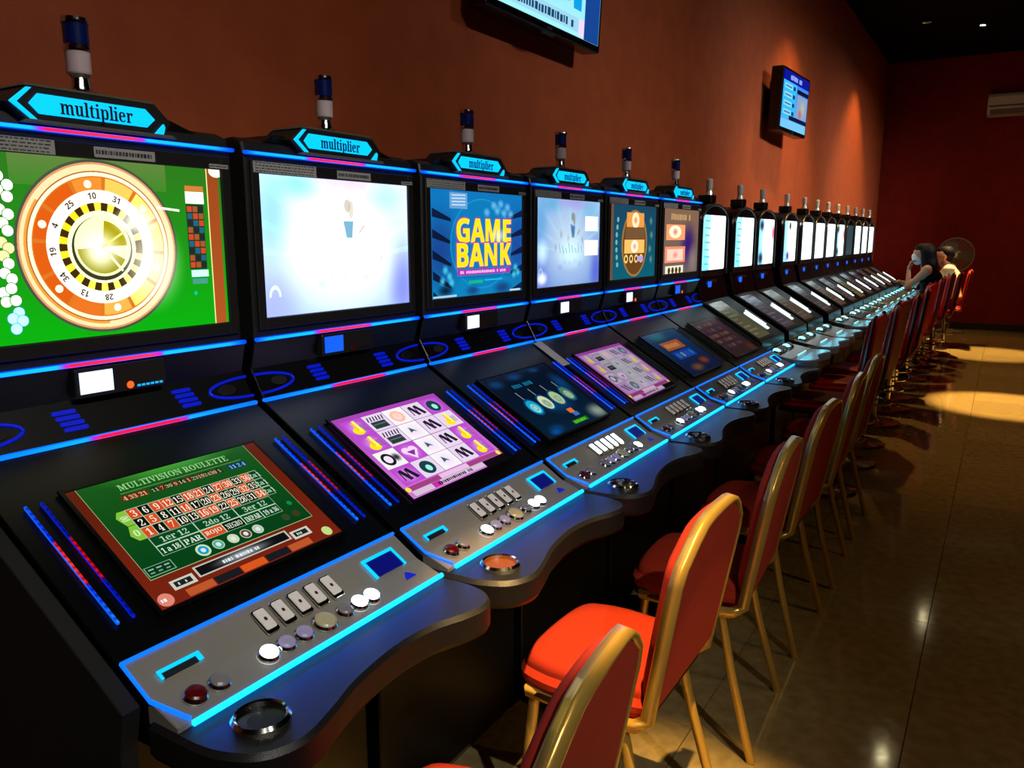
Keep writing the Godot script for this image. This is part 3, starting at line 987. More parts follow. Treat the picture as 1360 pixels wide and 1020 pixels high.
# Reels with simple symbols: chilli-yellow drops, clapper boards, heels, gems, a heart and a lady's curl.
func art_reels(bright: bool) -> Image:
	var i := canvas(760, 544, Color(0.62, 0.20, 0.62))
	px_gradient(i, 0, 0, 1, 1, Color(0.62, 0.24, 0.66), Color(0.78, 0.45, 0.80))
	var light := Color(0.86, 0.78, 0.90)
	for c in 5:
		for r in 4:
			var x0 := 0.04 + c * 0.187
			var y0 := 0.05 + r * 0.205
			var violet := (c == 0 and r < 2) or (c == 4 and r != 1) or (c == 1 and r == 2) or (c == 0 and r == 3)
			var col := Color(0.70, 0.28, 0.78) if violet else Color(0.80, 0.70, 0.86).lerp(Color(0.93, 0.92, 0.92), 0.5 + 0.5 * float(c == 2 or (c == 0 and r == 2)))
			if not bright:
				col = col.lerp(Color(0.72, 0.64, 0.76), 0.75)
			px_rect(i, x0, y0, x0 + 0.183, y0 + 0.20, col)
			px_blob(i, x0 + 0.09, y0 + 0.1, 0.10, 0.11, Color(0.90, 0.78, 0.95), 0.6)
	if not bright:
		px_blob(i, 0.5, 0.5, 0.5, 0.45, Color(0.70, 0.72, 0.72), 0.75)
	var fade := 1.0 if bright else 0.55
	var dark := Color(0.10, 0.10, 0.16, fade)
	var yellow := Color(1.0, 0.86, 0.10, fade)
	for p in [[0, 0], [0, 1], [4, 1], [4, 2], [4, 3]]:
		var x: float = 0.04 + p[0] * 0.187 + 0.09
		var y: float = 0.05 + p[1] * 0.205 + 0.10
		px_disc(i, x - 0.008, y + 0.035, 0.045, 0.045, yellow)
		px_line(i, Vector2(x + 0.01, y - 0.085), Vector2(x + 0.012, y + 0.05), 0.035, Color(1.0, 0.95, 0.35, fade))
		px_line(i, Vector2(x - 0.015, y - 0.07), Vector2(x - 0.005, y + 0.03), 0.02, Color(0.95, 0.70, 0.10, fade))
		for k in 3:
			px_line(i, Vector2(x + 0.035 + k * 0.016, y - 0.03), Vector2(x + 0.035 + k * 0.016, y + 0.05), 0.008, Color(0.35, 0.2, 0.45, fade))
	for p in [[1, 0], [1, 1]]:
		var x: float = 0.04 + p[0] * 0.187 + 0.09
		var y: float = 0.05 + p[1] * 0.205 + 0.10
		px_rect(i, x - 0.065, y - 0.01, x + 0.065, y + 0.075, Color(0.16, 0.22, 0.22))
		px_rect(i, x - 0.055, y + 0.02, x + 0.055, y + 0.03, Color(0.4, 0.46, 0.46))
		for k in 6:
			px_line(i, Vector2(x - 0.07 + k * 0.026, y - 0.02), Vector2(x - 0.055 + k * 0.026, y - 0.075), 0.014, dark)
	for p in [[0, 3], [3, 0], [3, 1], [3, 2], [3, 3]]:
		var x: float = 0.04 + p[0] * 0.187 + 0.09
		var y: float = 0.05 + p[1] * 0.205 + 0.10
		for k in 2:
			px_poly(i, [Vector2(x - 0.05 + k * 0.055, y - 0.06), Vector2(x - 0.02 + k * 0.055, y - 0.07), Vector2(x + 0.02 + k * 0.055, y + 0.05), Vector2(x - 0.012 + k * 0.055, y + 0.06)], dark)
			px_line(i, Vector2(x - 0.045 + k * 0.055, y - 0.05), Vector2(x - 0.05 + k * 0.055, y + 0.05), 0.014, Color(0.35, 0.1, 0.3, fade))
	for p in [[4, 0], [1, 3]]:
		var x: float = 0.04 + p[0] * 0.187 + 0.09
		var y: float = 0.05 + p[1] * 0.205 + 0.10
		px_disc(i, x, y, 0.06, 0.075, Color(0.08, 0.24, 0.26, fade))
		px_disc(i, x + 0.005, y + 0.01, 0.025, 0.035, Color(0.60, 0.90, 0.85, fade))
	px_disc(i, 0.04 + 0.187 + 0.06, 0.05 + 0.41 + 0.08, 0.035, 0.04, Color(0.95, 0.8, 0.95, fade))
	px_disc(i, 0.04 + 0.187 + 0.12, 0.05 + 0.41 + 0.08, 0.035, 0.04, Color(0.95, 0.8, 0.95, fade))
	px_poly(i, [Vector2(0.26, 0.55), Vector2(0.385, 0.55), Vector2(0.322, 0.65)], Color(0.95, 0.8, 0.95, fade))
	px_poly(i, [Vector2(0.285, 0.55), Vector2(0.36, 0.55), Vector2(0.322, 0.61)], Color(0.45, 0.2, 0.55, fade))
	px_disc(i, 0.11, 0.56, 0.05, 0.07, Color(0.08, 0.10, 0.10, fade), 0.62)
	px_blob(i, 0.18, 0.56, 0.045, 0.06, Color(0.12, 0.16, 0.14), fade)
	px_disc(i, 0.50, 0.15, 0.06, 0.07, Color(0.96, 0.72, 0.60, fade), 0.6)
	px_blob(i, 0.50, 0.14, 0.05, 0.06, Color(0.98, 0.75, 0.62), 0.8 * fade)
	for r in range(1, 4):
		px_poly(i, [Vector2(0.47, 0.17 + r * 0.205), Vector2(0.485, 0.10 + r * 0.205), Vector2(0.53, 0.17 + r * 0.205), Vector2(0.50, 0.155 + r * 0.205)], Color(0.20, 0.36, 0.36, fade))
	for c in range(1, 5):
		px_line(i, Vector2(0.038 + c * 0.187, 0.05), Vector2(0.038 + c * 0.187, 0.87), 0.005, Color(0.30, 0.2, 0.36))
	px_rect(i, 0.0, 0.875, 1.0, 0.925, Color(0.60, 0.24, 0.48))
	px_rect(i, 0.33, 0.875, 0.62, 0.925, Color(0.86, 0.72, 0.84))
	px_rect(i, 0.04, 0.93, 0.75, 0.985, Color(0.80, 0.72, 0.80))
	px_rect(i, 0.22, 0.93, 0.30, 0.985, Color(0.72, 0.18, 0.62))
	px_scribble(i, 0.45, 0.957, 0.36, 0.032, Color(0.2, 0.1, 0.2))
	px_rect(i, 0.75, 0.93, 1.0, 1.0, Color(0.05, 0.03, 0.05))
	px_disc(i, 0.03, 0.90, 0.02, 0.028, Color(1.0, 0.85, 0.3))
	px_disc(i, 0.965, 0.90, 0.02, 0.028, Color(1.0, 0.85, 0.3))
	return i


func art_medallions() -> Image:
	var i := canvas(640, 458, Color(0.01, 0.04, 0.09))
	px_gradient(i, 0, 0, 1, 1, Color(0.01, 0.05, 0.12), Color(0.03, 0.12, 0.20))
	for p in [[0.12, 0.12, 0.14, 0.10], [0.42, 0.08, 0.16, 0.08], [0.75, 0.06, 0.12, 0.06], [0.2, 0.92, 0.16, 0.10], [0.55, 0.62, 0.3, 0.2], [0.9, 0.35, 0.14, 0.25]]:
		px_blob(i, p[0], p[1], p[2], p[3], Color(0.03, 0.24, 0.45), 0.9)
	px_scribble(i, 0.42, 0.22, 0.30, 0.06, Color(0.04, 0.42, 0.55))
	for k in 4:
		var x := 0.24 + k * 0.19
		var y := 0.56 - 0.01 * k
		px_line(i, Vector2(x - 0.02, 0.30), Vector2(x - 0.01, y - 0.12), 0.014, Color(0.55, 0.60, 0.62))
		px_disc(i, x, y, 0.085, 0.135, Color(0.02, 0.28, 0.46))
		px_disc(i, x, y, 0.07, 0.11, Color(0.10, 0.62, 0.78) if k == 0 else ([Color(0.0, 0.0, 0.0), Color(0.80, 0.84, 0.66), Color(0.66, 0.74, 0.50), Color(0.28, 0.45, 0.36)] as Array)[k])
		px_disc(i, x, y + 0.02, 0.045, 0.07, Color(0.50, 0.85, 0.88) if k == 0 else Color(0.62, 0.70, 0.58))
		px_disc(i, x, y + 0.015, 0.03, 0.045, Color(0.45, 0.58, 0.52), 0.7)
	px_rect(i, 0.56, 0.73, 0.64, 0.80, Color(0.86, 0.42, 0.20))
	px_rect(i, 0.58, 0.80, 0.66, 0.86, Color(0.20, 0.42, 0.72))
	px_rect(i, 0.46, 0.90, 0.70, 0.96, Color(0.10, 0.42, 0.08))
	px_scribble(i, 0.58, 0.93, 0.20, 0.04, Color(0.35, 0.75, 0.2))
	px_blob(i, 0.92, 0.90, 0.2, 0.16, Color(0.66, 0.70, 0.62), 0.8)
	px_blob(i, 0.15, 0.95, 0.10, 0.06, Color(0.02, 0.30, 0.62), 0.9)
	return i


func art_menu(warm: bool) -> Image:
	var i := canvas(480, 344, Color(0.04, 0.16, 0.34))
	if warm:
		px_gradient(i, 0, 0, 1, 1, Color(0.26, 0.17, 0.20), Color(0.22, 0.15, 0.16))
		for k in 5:
			px_rect(i, 0.06, 0.10 + k * 0.15, 0.80, 0.18 + k * 0.15, [Color(0.38, 0.25, 0.27), Color(0.30, 0.20, 0.30), Color(0.42, 0.28, 0.25)][k % 3])
			for c in 5:
				px_disc(i, 0.14 + c * 0.14, 0.14 + k * 0.15, 0.03, 0.045, [Color(0.50, 0.38, 0.34), Color(0.22, 0.13, 0.2), Color(0.45, 0.24, 0.20)][(k + c) % 3])
		px_blob(i, 0.85, 0.9, 0.2, 0.14, Color(0.45, 0.20, 0.12), 0.9)
	else:
		px_gradient(i, 0, 0, 1, 1, Color(0.04, 0.20, 0.36), Color(0.06, 0.10, 0.24))
		px_blob(i, 0.35, 0.10, 0.35, 0.14, Color(0.10, 0.40, 0.42), 0.9)
		px_rect(i, 0.18, 0.24, 0.72, 0.44, Color(0.62, 0.32, 0.18))
		px_scribble(i, 0.45, 0.34, 0.44, 0.10, Color(0.80, 0.52, 0.28))
		px_rect(i, 0.18, 0.48, 0.74, 0.66, Color(0.06, 0.22, 0.62))
		for c in 4:
			px_disc(i, 0.27 + c * 0.13, 0.57, 0.045, 0.06, [Color(0.10, 0.42, 0.72), Color(0.42, 0.52, 0.55), Color(0.12, 0.32, 0.66)][c % 3])
		px_blob(i, 0.70, 0.80, 0.20, 0.12, Color(0.55, 0.20, 0.10), 1.0)
		px_blob(i, 0.35, 0.88, 0.25, 0.12, Color(0.50, 0.30, 0.16), 0.9)
	return i


func art_bright(kind: int) -> Image:
	var i := canvas(320, 244, Color(0.94, 1.0, 1.0))
	if kind != 2:
		px_gradient(i, 0.0, 0.0, 0.30, 1.0, Color(0.55, 0.86, 0.95), Color(0.45, 0.80, 0.95))
		px_blob(i, 0.55, 0.5, 0.5, 0.7, Color(1, 1, 1), 1.0)
	for k in 7:
		px_line(i, Vector2(0.06, 0.10 + k * 0.13), Vector2(0.26 + 0.05 * (k % 2), 0.11 + k * 0.13), 0.03, Color(0.28, 0.66, 0.86) if kind == 0 else Color(0.62, 0.88, 0.95))
	if kind == 1:
		px_blob(i, 0.16, 0.14, 0.2, 0.18, Color(0.08, 0.12, 0.16), 1.0)
		px_blob(i, 0.16, 0.86, 0.22, 0.2, Color(0.10, 0.12, 0.18), 1.0)
		px_blob(i, 0.94, 0.3, 0.12, 0.26, Color(0.85, 0.15, 0.25), 0.9)
	if kind == 3:
		px_blob(i, 0.45, 0.12, 0.14, 0.16, Color(0.10, 0.14, 0.18), 1.0)
		px_blob(i, 0.35, 0.86, 0.18, 0.18, Color(0.25, 0.15, 0.55), 1.0)
	return i


func art_paytable(kind: int) -> Image:
	var base_: Color = [Color(0.33, 0.32, 0.20), Color(0.26, 0.23, 0.27), Color(0.30, 0.25, 0.19), Color(0.23, 0.22, 0.21)][kind]
	var i := canvas(160, 200, base_)
	px_gradient(i, 0, 0, 1, 1, base_.darkened(0.1), base_.lightened(0.05))
	if kind == 1:
		px_blob(i, 0.5, 0.15, 0.5, 0.2, Color(0.25, 0.22, 0.50), 0.9)
	var rng := RandomNumberGenerator.new()
	rng.seed = 40 + kind
	for r in 9:
		px_rect(i, 0.08, 0.08 + r * 0.10, 0.3 + rng.randf() * 0.6, 0.12 + r * 0.10, base_.lightened(0.12 + 0.12 * rng.randf()))
	return i


func art_label(rows: int) -> Image:
	var i := canvas(256, 64, Color(0.62, 0.62, 0.60))
	var rng := RandomNumberGenerator.new()
	rng.seed = rows
	for r in rows:
		var x := 0.03
		while x < 0.93:
			var w := 0.015 + 0.04 * rng.randf()
			px_rect(i, x, (r + 0.3) / rows, minf(x + w, 0.97), (r + 0.72) / rows, Color(0.13, 0.13, 0.13).lerp(Color(0.3, 0.3, 0.3), rng.randf()))
			x += w + 0.012
	return i


func art_tv(kind: int) -> Image:
	var i := canvas(640, 360, Color(0.50, 0.82, 0.92))
	if kind == 0:
		px_gradient(i, 0, 0, 1, 1, Color(0.55, 0.80, 0.95), Color(0.62, 0.92, 0.96))
		px_rect(i, 0.84, 0.0, 1.0, 1.0, Color(0.08, 0.26, 0.55))
		px_poly(i, [Vector2(0.45, 0.5), Vector2(0.64, 0.5), Vector2(0.68, 0.76), Vector2(0.60, 0.78)], Color(0.05, 0.55, 0.85))
		px_poly(i, [Vector2(0.70, 0.5), Vector2(0.80, 0.5), Vector2(0.80, 0.80), Vector2(0.72, 0.80)], Color(0.05, 0.60, 0.88))
		px_rect(i, 0.0, 0.86, 0.78, 0.97, Color(0.60, 0.82, 0.90))
		px_scribble(i, 0.40, 0.915, 0.70, 0.06, Color(0.10, 0.26, 0.42))
		px_rect(i, 0.78, 0.86, 0.84, 0.99, Color(0.90, 0.82, 0.96))
		px_rect(i, 0.08, 0.15, 0.40, 0.70, Color(0.75, 0.88, 0.96))
		for k in 5:
			px_line(i, Vector2(0.10, 0.22 + k * 0.1), Vector2(0.37, 0.22 + k * 0.1), 0.03, Color(0.30, 0.52, 0.72))
	else:
		px_gradient(i, 0, 0, 1, 1, Color(0.20, 0.45, 0.90), Color(0.40, 0.72, 0.95))
		px_rect(i, 0.0, 0.0, 1.0, 0.18, Color(0.04, 0.08, 0.60))
		px_scribble(i, 0.5, 0.09, 0.5, 0.09, Color(0.62, 0.70, 0.98))
		px_rect(i, 0.0, 0.18, 0.52, 0.82, Color(0.20, 0.72, 0.95))
		for r in 4:
			px_rect(i, 0.06, 0.22 + r * 0.15, 0.36, 0.31 + r * 0.15, Color(0.55, 0.86, 0.95))
			px_rect(i, 0.38, 0.23 + r * 0.15, 0.47, 0.30 + r * 0.15, Color(0.10, 0.22, 0.50))
			px_line(i, Vector2(0.09, 0.265 + r * 0.15), Vector2(0.33, 0.265 + r * 0.15), 0.03, Color(0.25, 0.5, 0.7))
		px_rect(i, 0.54, 0.24, 1.0, 0.32, Color(0.04, 0.06, 0.14))
		px_rect(i, 0.56, 0.34, 0.98, 0.74, Color(0.55, 0.62, 0.75))
		px_blob(i, 0.80, 0.55, 0.16, 0.2, Color(0.70, 0.72, 0.66), 0.9)
		px_blob(i, 0.72, 0.66, 0.10, 0.12, Color(0.80, 0.35, 0.48), 0.9)
		px_rect(i, 0.30, 0.76, 1.0, 0.84, Color(0.05, 0.08, 0.22))
		px_rect(i, 0.0, 0.85, 1.0, 1.0, Color(0.45, 0.78, 0.98))
	return i


# ------------------------------------------------------------------ the room

func make_room():
	var t := 0.15
	structure("floor", box_mesh(Vector3(WALLX - t, -0.22, ENDZ - t), Vector3(3.2 + t, -0.02, 2.0 + t), 0.0), "grout")
	var fl := get_node("floor")
	var meshes := []
	var s := 0.54
	var tile := PackedVector2Array()
	var st := begin()
	prism(st, rect(0.0012, 0.0012, s - 0.0012, s - 0.0012), 0.02, 0.0012, Transform3D(Basis(Vector3(1, 0, 0), Vector3(0, 0, -1), Vector3(0, 1, 0)), Vector3(0, -0.02, 0)), false, false)
	var full := fin(st)
	var z := 1.695
	var row := 0
	while z > ENDZ + 0.05:
		var x := -0.115 - 3 * s
		var col := 0
		while x < 3.15:
			var wide := minf(s, 3.2 - x)
			var deep := minf(s, z - ENDZ)
			var mesh := full
			if x < WALLX - 0.001 or wide < s or deep < s:
				var x0 := maxf(0.0, WALLX - x)
				st = begin()
				prism(st, rect(x0 + 0.0012, 0.0012, wide - 0.0012, deep - 0.0012), 0.02, 0.0012, Transform3D(Basis(Vector3(1, 0, 0), Vector3(0, 0, -1), Vector3(0, 1, 0)), Vector3(0, -0.02, 0)), false, false)
				mesh = fin(st)
			part("tile", mesh, "cream_floor_tile_%d" % ((row * 7 + col * 5 + row * col) % 3), fl, Transform3D(Basis.IDENTITY, Vector3(x, 0, z)))
			x += s
			col += 1
		z -= s
		row += 1
	structure("wall_left", box_mesh(Vector3(WALLX - t, -0.02, ENDZ - t), Vector3(WALLX, CEIL, 2.0 + t), 0.0), "orange_wall_paint")
	structure("wall_end", box_mesh(Vector3(WALLX, -0.02, ENDZ - t), Vector3(3.2 + t, CEIL, ENDZ), 0.0), "red_wall_paint")
	structure("wall_right", box_mesh(Vector3(3.2, -0.02, ENDZ), Vector3(3.2 + t, CEIL, 2.0 + t), 0.0), "red_wall_paint")
	structure("wall_back", box_mesh(Vector3(WALLX, -0.02, 2.0), Vector3(3.2, CEIL, 2.0 + t), 0.0), "red_wall_paint")
	structure("ceiling", box_mesh(Vector3(WALLX - t, CEIL, ENDZ - t), Vector3(3.2 + t, CEIL + t, 2.0 + t), 0.0), "black_ceiling_paint")
	structure("baseboard_end", box_mesh(Vector3(WALLX, 0.0, ENDZ), Vector3(3.2, 0.10, ENDZ + 0.015), 0.003), "dark_skirting")
	structure("baseboard_left", box_mesh(Vector3(WALLX, 0.0, ENDZ + 0.02), Vector3(WALLX + 0.015, 0.10, 2.0), 0.003), "dark_skirting")
	var where := ["above the first red chair", "above the aisle beside the pale floor patch", "in the black ceiling near the end wall", "above the small television", "near the wall beyond the small television", "added out of view as wall fill, nearest the camera", "added out of view as wall fill, second from the camera", "added out of view as wall fill, third from the camera", "added out of view as wall fill, nearest the end wall", "added out of view as fill for the dark red end wall", "added out of view as floor fill for the near part of the aisle", "added out of view as floor fill for the middle of the aisle", "added behind the camera as fill for the near machines"]
	for k in LAMPS.size():
		var a = LAMPS[k]
		var at: Vector3 = a[0]
		var o := thing("downlight_or_fill", "small round recessed ceiling lamp %s" % where[k], "lamp", at, 0.0, "recessed ceiling lamps")
		if k > 2:
			st = begin()
			lathe(st, [Vector2(0.050, 0.0), Vector2(0.056, -0.002), Vector2(0.056, -0.070), Vector2(0.052, -0.070), Vector2(0.048, -0.004)], Transform3D.IDENTITY, 24)
			part("lamp_shade", fin(st), "black_rubber", o)
		st = begin()
		lathe(st, [Vector2(0.034, -0.002), Vector2(0.036, -0.012), Vector2(0.052, -0.010), Vector2(0.056, 0.0)], Transform3D.IDENTITY, 24)
		part("trim_ring", fin(st), "dull_chrome", o)
		st = begin()
		lathe(st, [Vector2(0.0, -0.010), Vector2(0.02, -0.009), Vector2(0.034, -0.003), Vector2(0.0, -0.001)], Transform3D.IDENTITY, 20)
		part("lamp_lens", fin(st), "lamp_glass" if k < 3 else "lamp_glass_shaded", o)


# ------------------------------------------------------------------ slot machines with straight tops

# A point of a machine: x and y as in the room, u from its left edge (seen from the seat) to its right.
func at_u(x: float, y: float, u: float) -> Vector3:
	return Vector3(x - FX, y, PITCH / 2 - u)


# Frame of the front plane (x axis = u, y axis = up, z axis = out).
func front_xf(x: float, out := 0.0) -> Transform3D:
	return Transform3D(Basis(Vector3(0, 0, -1), Vector3(0, 1, 0), Vector3(1, 0, 0)), Vector3(x - FX + out, 0, PITCH / 2))


# Frame on a slope from (x0, y0) down to (x1, y1): x axis = u, y axis = up the slope, z axis = out; y = 0 at the upper edge.
func slope_xf(x0: float, y0: float, x1: float, y1: float, out := 0.0) -> Transform3D:
	var d := Vector3(x1 - x0, y1 - y0, 0).normalized()
	var n := Vector3(0, 0, -1).cross(-d)
	return Transform3D(Basis(Vector3(0, 0, -1), -d, n), Vector3(x0 - FX, y0, PITCH / 2) + n * out)


func side_prism(profile: Array, u0: float, u1: float, ch := 0.006) -> ArrayMesh:
	var p := PackedVector2Array()
	for q in profile:
		p.append(Vector2(q[0] - FX, q[1]))
	var st := begin()
	prism(st, p, u1 - u0, ch, Transform3D(Basis.IDENTITY, Vector3(0, 0, PITCH / 2 - u1)))
	return fin(st)


func bar_between(a: Vector3, b: Vector3, w: float, out_: Vector3) -> ArrayMesh:
	var st := begin()
	sweep(st, [a, b], rrect(-w / 2, -w / 2, w / 2, w / 2, w * 0.3, 2), out_)
	return fin(st)


func add_beacon(o: Node3D, u: float, x: float, y: float, big: bool):
	var at := Transform3D(Basis.IDENTITY, Vector3(x - FX, y, PITCH / 2 - u))
	var st := begin()
	if big:
		lathe(st, [Vector2(0.030, 0.0), Vector2(0.030, 0.004), Vector2(0.019, 0.010), Vector2(0.015, 0.030), Vector2(0.020, 0.038), Vector2(0.0, 0.038)], at)
		part("beacon_foot", fin(st), "chrome", o)
		st = begin()
		lathe(st, [Vector2(0.020, 0.037), Vector2(0.0215, 0.040), Vector2(0.0215, 0.078), Vector2(0.0, 0.078)], at)
		part("beacon_clear_lens", fin(st), "beacon_clear", o)
		st = begin()
		lathe(st, [Vector2(0.0225, 0.077), Vector2(0.0235, 0.080), Vector2(0.0235, 0.086), Vector2(0.0225, 0.088)], at)
		part("beacon_ring", fin(st), "chrome", o)
		st = begin()
		lathe(st, [Vector2(0.0215, 0.086), Vector2(0.0220, 0.089), Vector2(0.0220, 0.128), Vector2(0.0, 0.128)], at)
		part("beacon_blue_lens", fin(st), "beacon_blue", o)
		st = begin()
		lathe(st, [Vector2(0.0235, 0.126), Vector2(0.0240, 0.130), Vector2(0.0225, 0.136), Vector2(0.0, 0.138)], at)
		part("beacon_cap", fin(st), "chrome", o)
	else:
		box(st, Vector3(x - FX - 0.05, y - 0.03, PITCH / 2 - u - 0.05), Vector3(x - FX + 0.03, y + 0.015, PITCH / 2 - u + 0.05), 0.008)
		part("beacon_foot", fin(st), "black_cabinet", o)
		st = begin()
		lathe(st, [Vector2(0.022, 0.010), Vector2(0.024, 0.016), Vector2(0.017, 0.04), Vector2(0.019, 0.05), Vector2(0.021, 0.10), Vector2(0.016, 0.108), Vector2(0.0, 0.11)], at)
		part("beacon_lens", fin(st), "silver_paint", o)


func make_machine(label: String, at: Vector3) -> Node3D:
	var o := thing("slot_machine", label, "slot machine", at, 0.0, "straight-topped slot machines with blue light strips")
	var st: SurfaceTool
	# bodies
	part("base_cabinet", side_prism([[-1.80, 0.0], [-1.16, 0.0], [-1.12, 0.06], [-1.12, 0.71], [-1.80, 0.71]], 0.02, 0.615), "black_cabinet", o)
	part("console_body", side_prism([[-1.434, 1.045], [-1.037, 0.804], [-0.98, 0.765], [-0.98, 0.70], [-1.78, 0.70], [-1.78, 1.045]], 0.010, 0.625, 0.003), "black_gloss_panel", o)
	part("ledge", side_prism([[-1.456, 1.186], [-1.474, 1.118], [-1.436, 1.052], [-1.436, 1.04], [-1.78, 1.04], [-1.78, 1.186]], 0.012, 0.623, 0.003), "black_cabinet", o)
	part("monitor_housing", side_prism([[-1.462, 1.186], [-1.462, 1.598], [-1.470, 1.630], [-1.50, 1.642], [-1.76, 1.622], [-1.79, 1.60], [-1.79, 1.186]], 0.018, 0.617, 0.006), "dark_bezel", o)
	var p := PackedVector2Array([Vector2(0.09, 1.635), Vector2(0.545, 1.635), Vector2(0.49, 1.654), Vector2(0.12, 1.654)])
	part("top_crest", prism_mesh(p, 0.20, 0.004, front_xf(-1.68)), "black_cabinet", o)
	# upper screen and its frame
	st = begin()
	for r in [rect(0.030, 1.208, 0.052, 1.59), rect(0.583, 1.208, 0.606, 1.59), rect(0.052, 1.208, 0.583, 1.234), rect(0.052, 1.562, 0.583, 1.59)]:
		prism(st, r, 0.010, 0.003, front_xf(-1.463), false, false)
	part("screen_bezel", fin(st), "dark_bezel", o)
	part("upper_screen", prism_mesh(rect(0.052, 1.235, 0.582, 1.562), 0.004, 0.0, front_xf(-1.4625)), "screen_wheel", o)
	# paper labels on the bezel
	part("paper_label", prism_mesh(rect(0.034, 1.5635, 0.228, 1.5885), 0.001, 0.0, front_xf(-1.453)), "label_wide", o)
	part("paper_label", prism_mesh(rect(0.300, 1.566, 0.425, 1.585), 0.001, 0.0, front_xf(-1.453)), "label_small", o)
	part("paper_label", prism_mesh(rect(0.552, 1.5645, 0.600, 1.573), 0.001, 0.0, front_xf(-1.453)), "label_small", o)
	# horizontal light strips
	part("led_strip_top", prism_mesh(rrect(0.014, 1.602, 0.621, 1.610, 0.0035, 3), 0.010, 0.002, front_xf(-1.462)), "led_front", o)
	part("led_strip_middle", prism_mesh(rrect(0.014, 1.182, 0.621, 1.191, 0.004, 3), 0.010, 0.002, front_xf(-1.460)), "led_front", o)
	part("led_strip_lower", prism_mesh(rrect(0.010, 1.043, 0.625, 1.052, 0.004, 3), 0.010, 0.002, front_xf(-1.440)), "led_mid", o)
	# lit sign on top
	p = PackedVector2Array([Vector2(0.150, 1.645), Vector2(0.190, 1.676), Vector2(0.435, 1.676), Vector2(0.468, 1.645), Vector2(0.452, 1.618), Vector2(0.180, 1.618)])
	var sign_ := part("sign_housing", prism_mesh(p, 0.115, 0.006, front_xf(-1.565)), "dark_bezel", o)
	st = begin()
	prism(st, PackedVector2Array([Vector2(0.172, 1.6135), Vector2(0.470, 1.6135), Vector2(0.462, 1.6195), Vector2(0.182, 1.6195)]), 0.020, 0.002, front_xf(-1.460))
	prism(st, PackedVector2Array([Vector2(0.186, 1.676), Vector2(0.438, 1.676), Vector2(0.432, 1.681), Vector2(0.192, 1.681)]), 0.10, 0.002, front_xf(-1.555))
	part("sign_trim", fin(st), "grey_plastic", sign_)
	part("sign_light", prism_mesh(PackedVector2Array([Vector2(0.188, 1.646), Vector2(0.204, 1.664), Vector2(0.408, 1.664), Vector2(0.428, 1.646), Vector2(0.410, 1.630), Vector2(0.204, 1.630)]), 0.004, 0.001, front_xf(-1.450)), "sign_cyan", sign_)
	st = begin()
	prism(st, PackedVector2Array([Vector2(0.156, 1.646), Vector2(0.186, 1.672), Vector2(0.194, 1.672), Vector2(0.167, 1.646), Vector2(0.199, 1.620), Vector2(0.190, 1.620)]), 0.007, 0.001, front_xf(-1.451))
	part("sign_chevron_light", fin(st), "sign_cyan", sign_)
	st = begin()
	prism(st, PackedVector2Array([Vector2(0.424, 1.618), Vector2(0.446, 1.640), Vector2(0.449, 1.634), Vector2(0.444, 1.618)]), 0.006, 0.001, front_xf(-1.451))
	part("sign_chevron_light", fin(st), "sign_cyan", sign_)
	part("sign_lettering", text_mesh("multiplier", serif, 0.0165, 0.0008), "sign_ink", sign_, front_xf(-1.4455) * Transform3D(Basis.from_scale(Vector3(1.22, 1.55, 1)), Vector3(0.310, 1.6455, 0)))
	add_beacon(o, 0.3175, -1.505, 1.681, true)
	# player display under the middle strip
	var d := part("player_display", prism_mesh(rrect(0.220, 1.122, 0.408, 1.178, 0.004, 2), 0.03, 0.003, front_xf(-1.478)), "dark_bezel", o)
	part("display_screen", prism_mesh(rect(0.2275, 1.130, 0.293, 1.171), 0.002, 0.0, front_xf(-1.4485)), "display_white", d)
	part("indicator_light", prism_mesh(circle_poly(Vector2(0.328, 1.134), 0.0075, 0.0075, 10), 0.003, 0.001, front_xf(-1.4485)), "indicator_orange", d)
	st = begin()
	for k in 6:
		prism(st, rect(0.343 + k * 0.0098, 1.128, 0.3495 + k * 0.0098, 1.132), 0.002, 0.0, front_xf(-1.4485))
	part("indicator_light_row", fin(st), "indicator_cyan", d)
	# vents and speaker rings on the ledge slope
	var sl := slope_xf(-1.474, 1.118, -1.436, 1.052)
	for k in 2:
		for r in 4:
			var y := -0.018 - r * 0.0115
			var a := 0.178 + 0.004 * r if k == 0 else 0.428 + 0.004 * r
			part("vent_light_slat", prism_mesh(rrect(a, y - 0.008, a + 0.044, y, 0.002, 2), 0.003, 0.0, sl), "led_deep_blue", o)
	for side in [0, 1]:
		var c0 := 0.622 if side == 0 else 0.013
		var dir := -1.0 if side == 0 else 1.0
		var pts := []
		for k in 13:
			var a := -PI / 2 + PI * k / 12.0
			pts.append(sl * Vector3(c0 + dir * cos(a) * 0.108, -0.040 + sin(a) * 0.024, 0.002))
		st = begin()
		tube(st, pts, 0.0032, 8)
		part("speaker_light_loop", fin(st), "led_deep_blue", o)
		part("speaker_grille", prism_mesh(circle_poly(Vector2(c0 + dir * 0.062, -0.040), 0.024, 0.012, 14), 0.004, 0.001, sl), "dull_chrome" if side == 0 else "black_rubber", o)
	# slanted panel: lower screen and light bars
	var pl := slope_xf(-1.430, 1.047, -1.040, 0.810)
	st = begin()
	for r in [rect(0.107, -0.413, 0.115, -0.107), rect(0.520, -0.413, 0.528, -0.107), rect(0.115, -0.413, 0.520, -0.405), rect(0.115, -0.115, 0.520, -0.107)]:
		prism(st, r, 0.005, 0.001, pl, false, false)
	part("lower_screen_frame", fin(st), "black_gloss_panel", o)
	part("lower_screen", prism_mesh(rect(0.115, -0.405, 0.520, -0.115), 0.003, 0.0, pl), "screen_table", o)
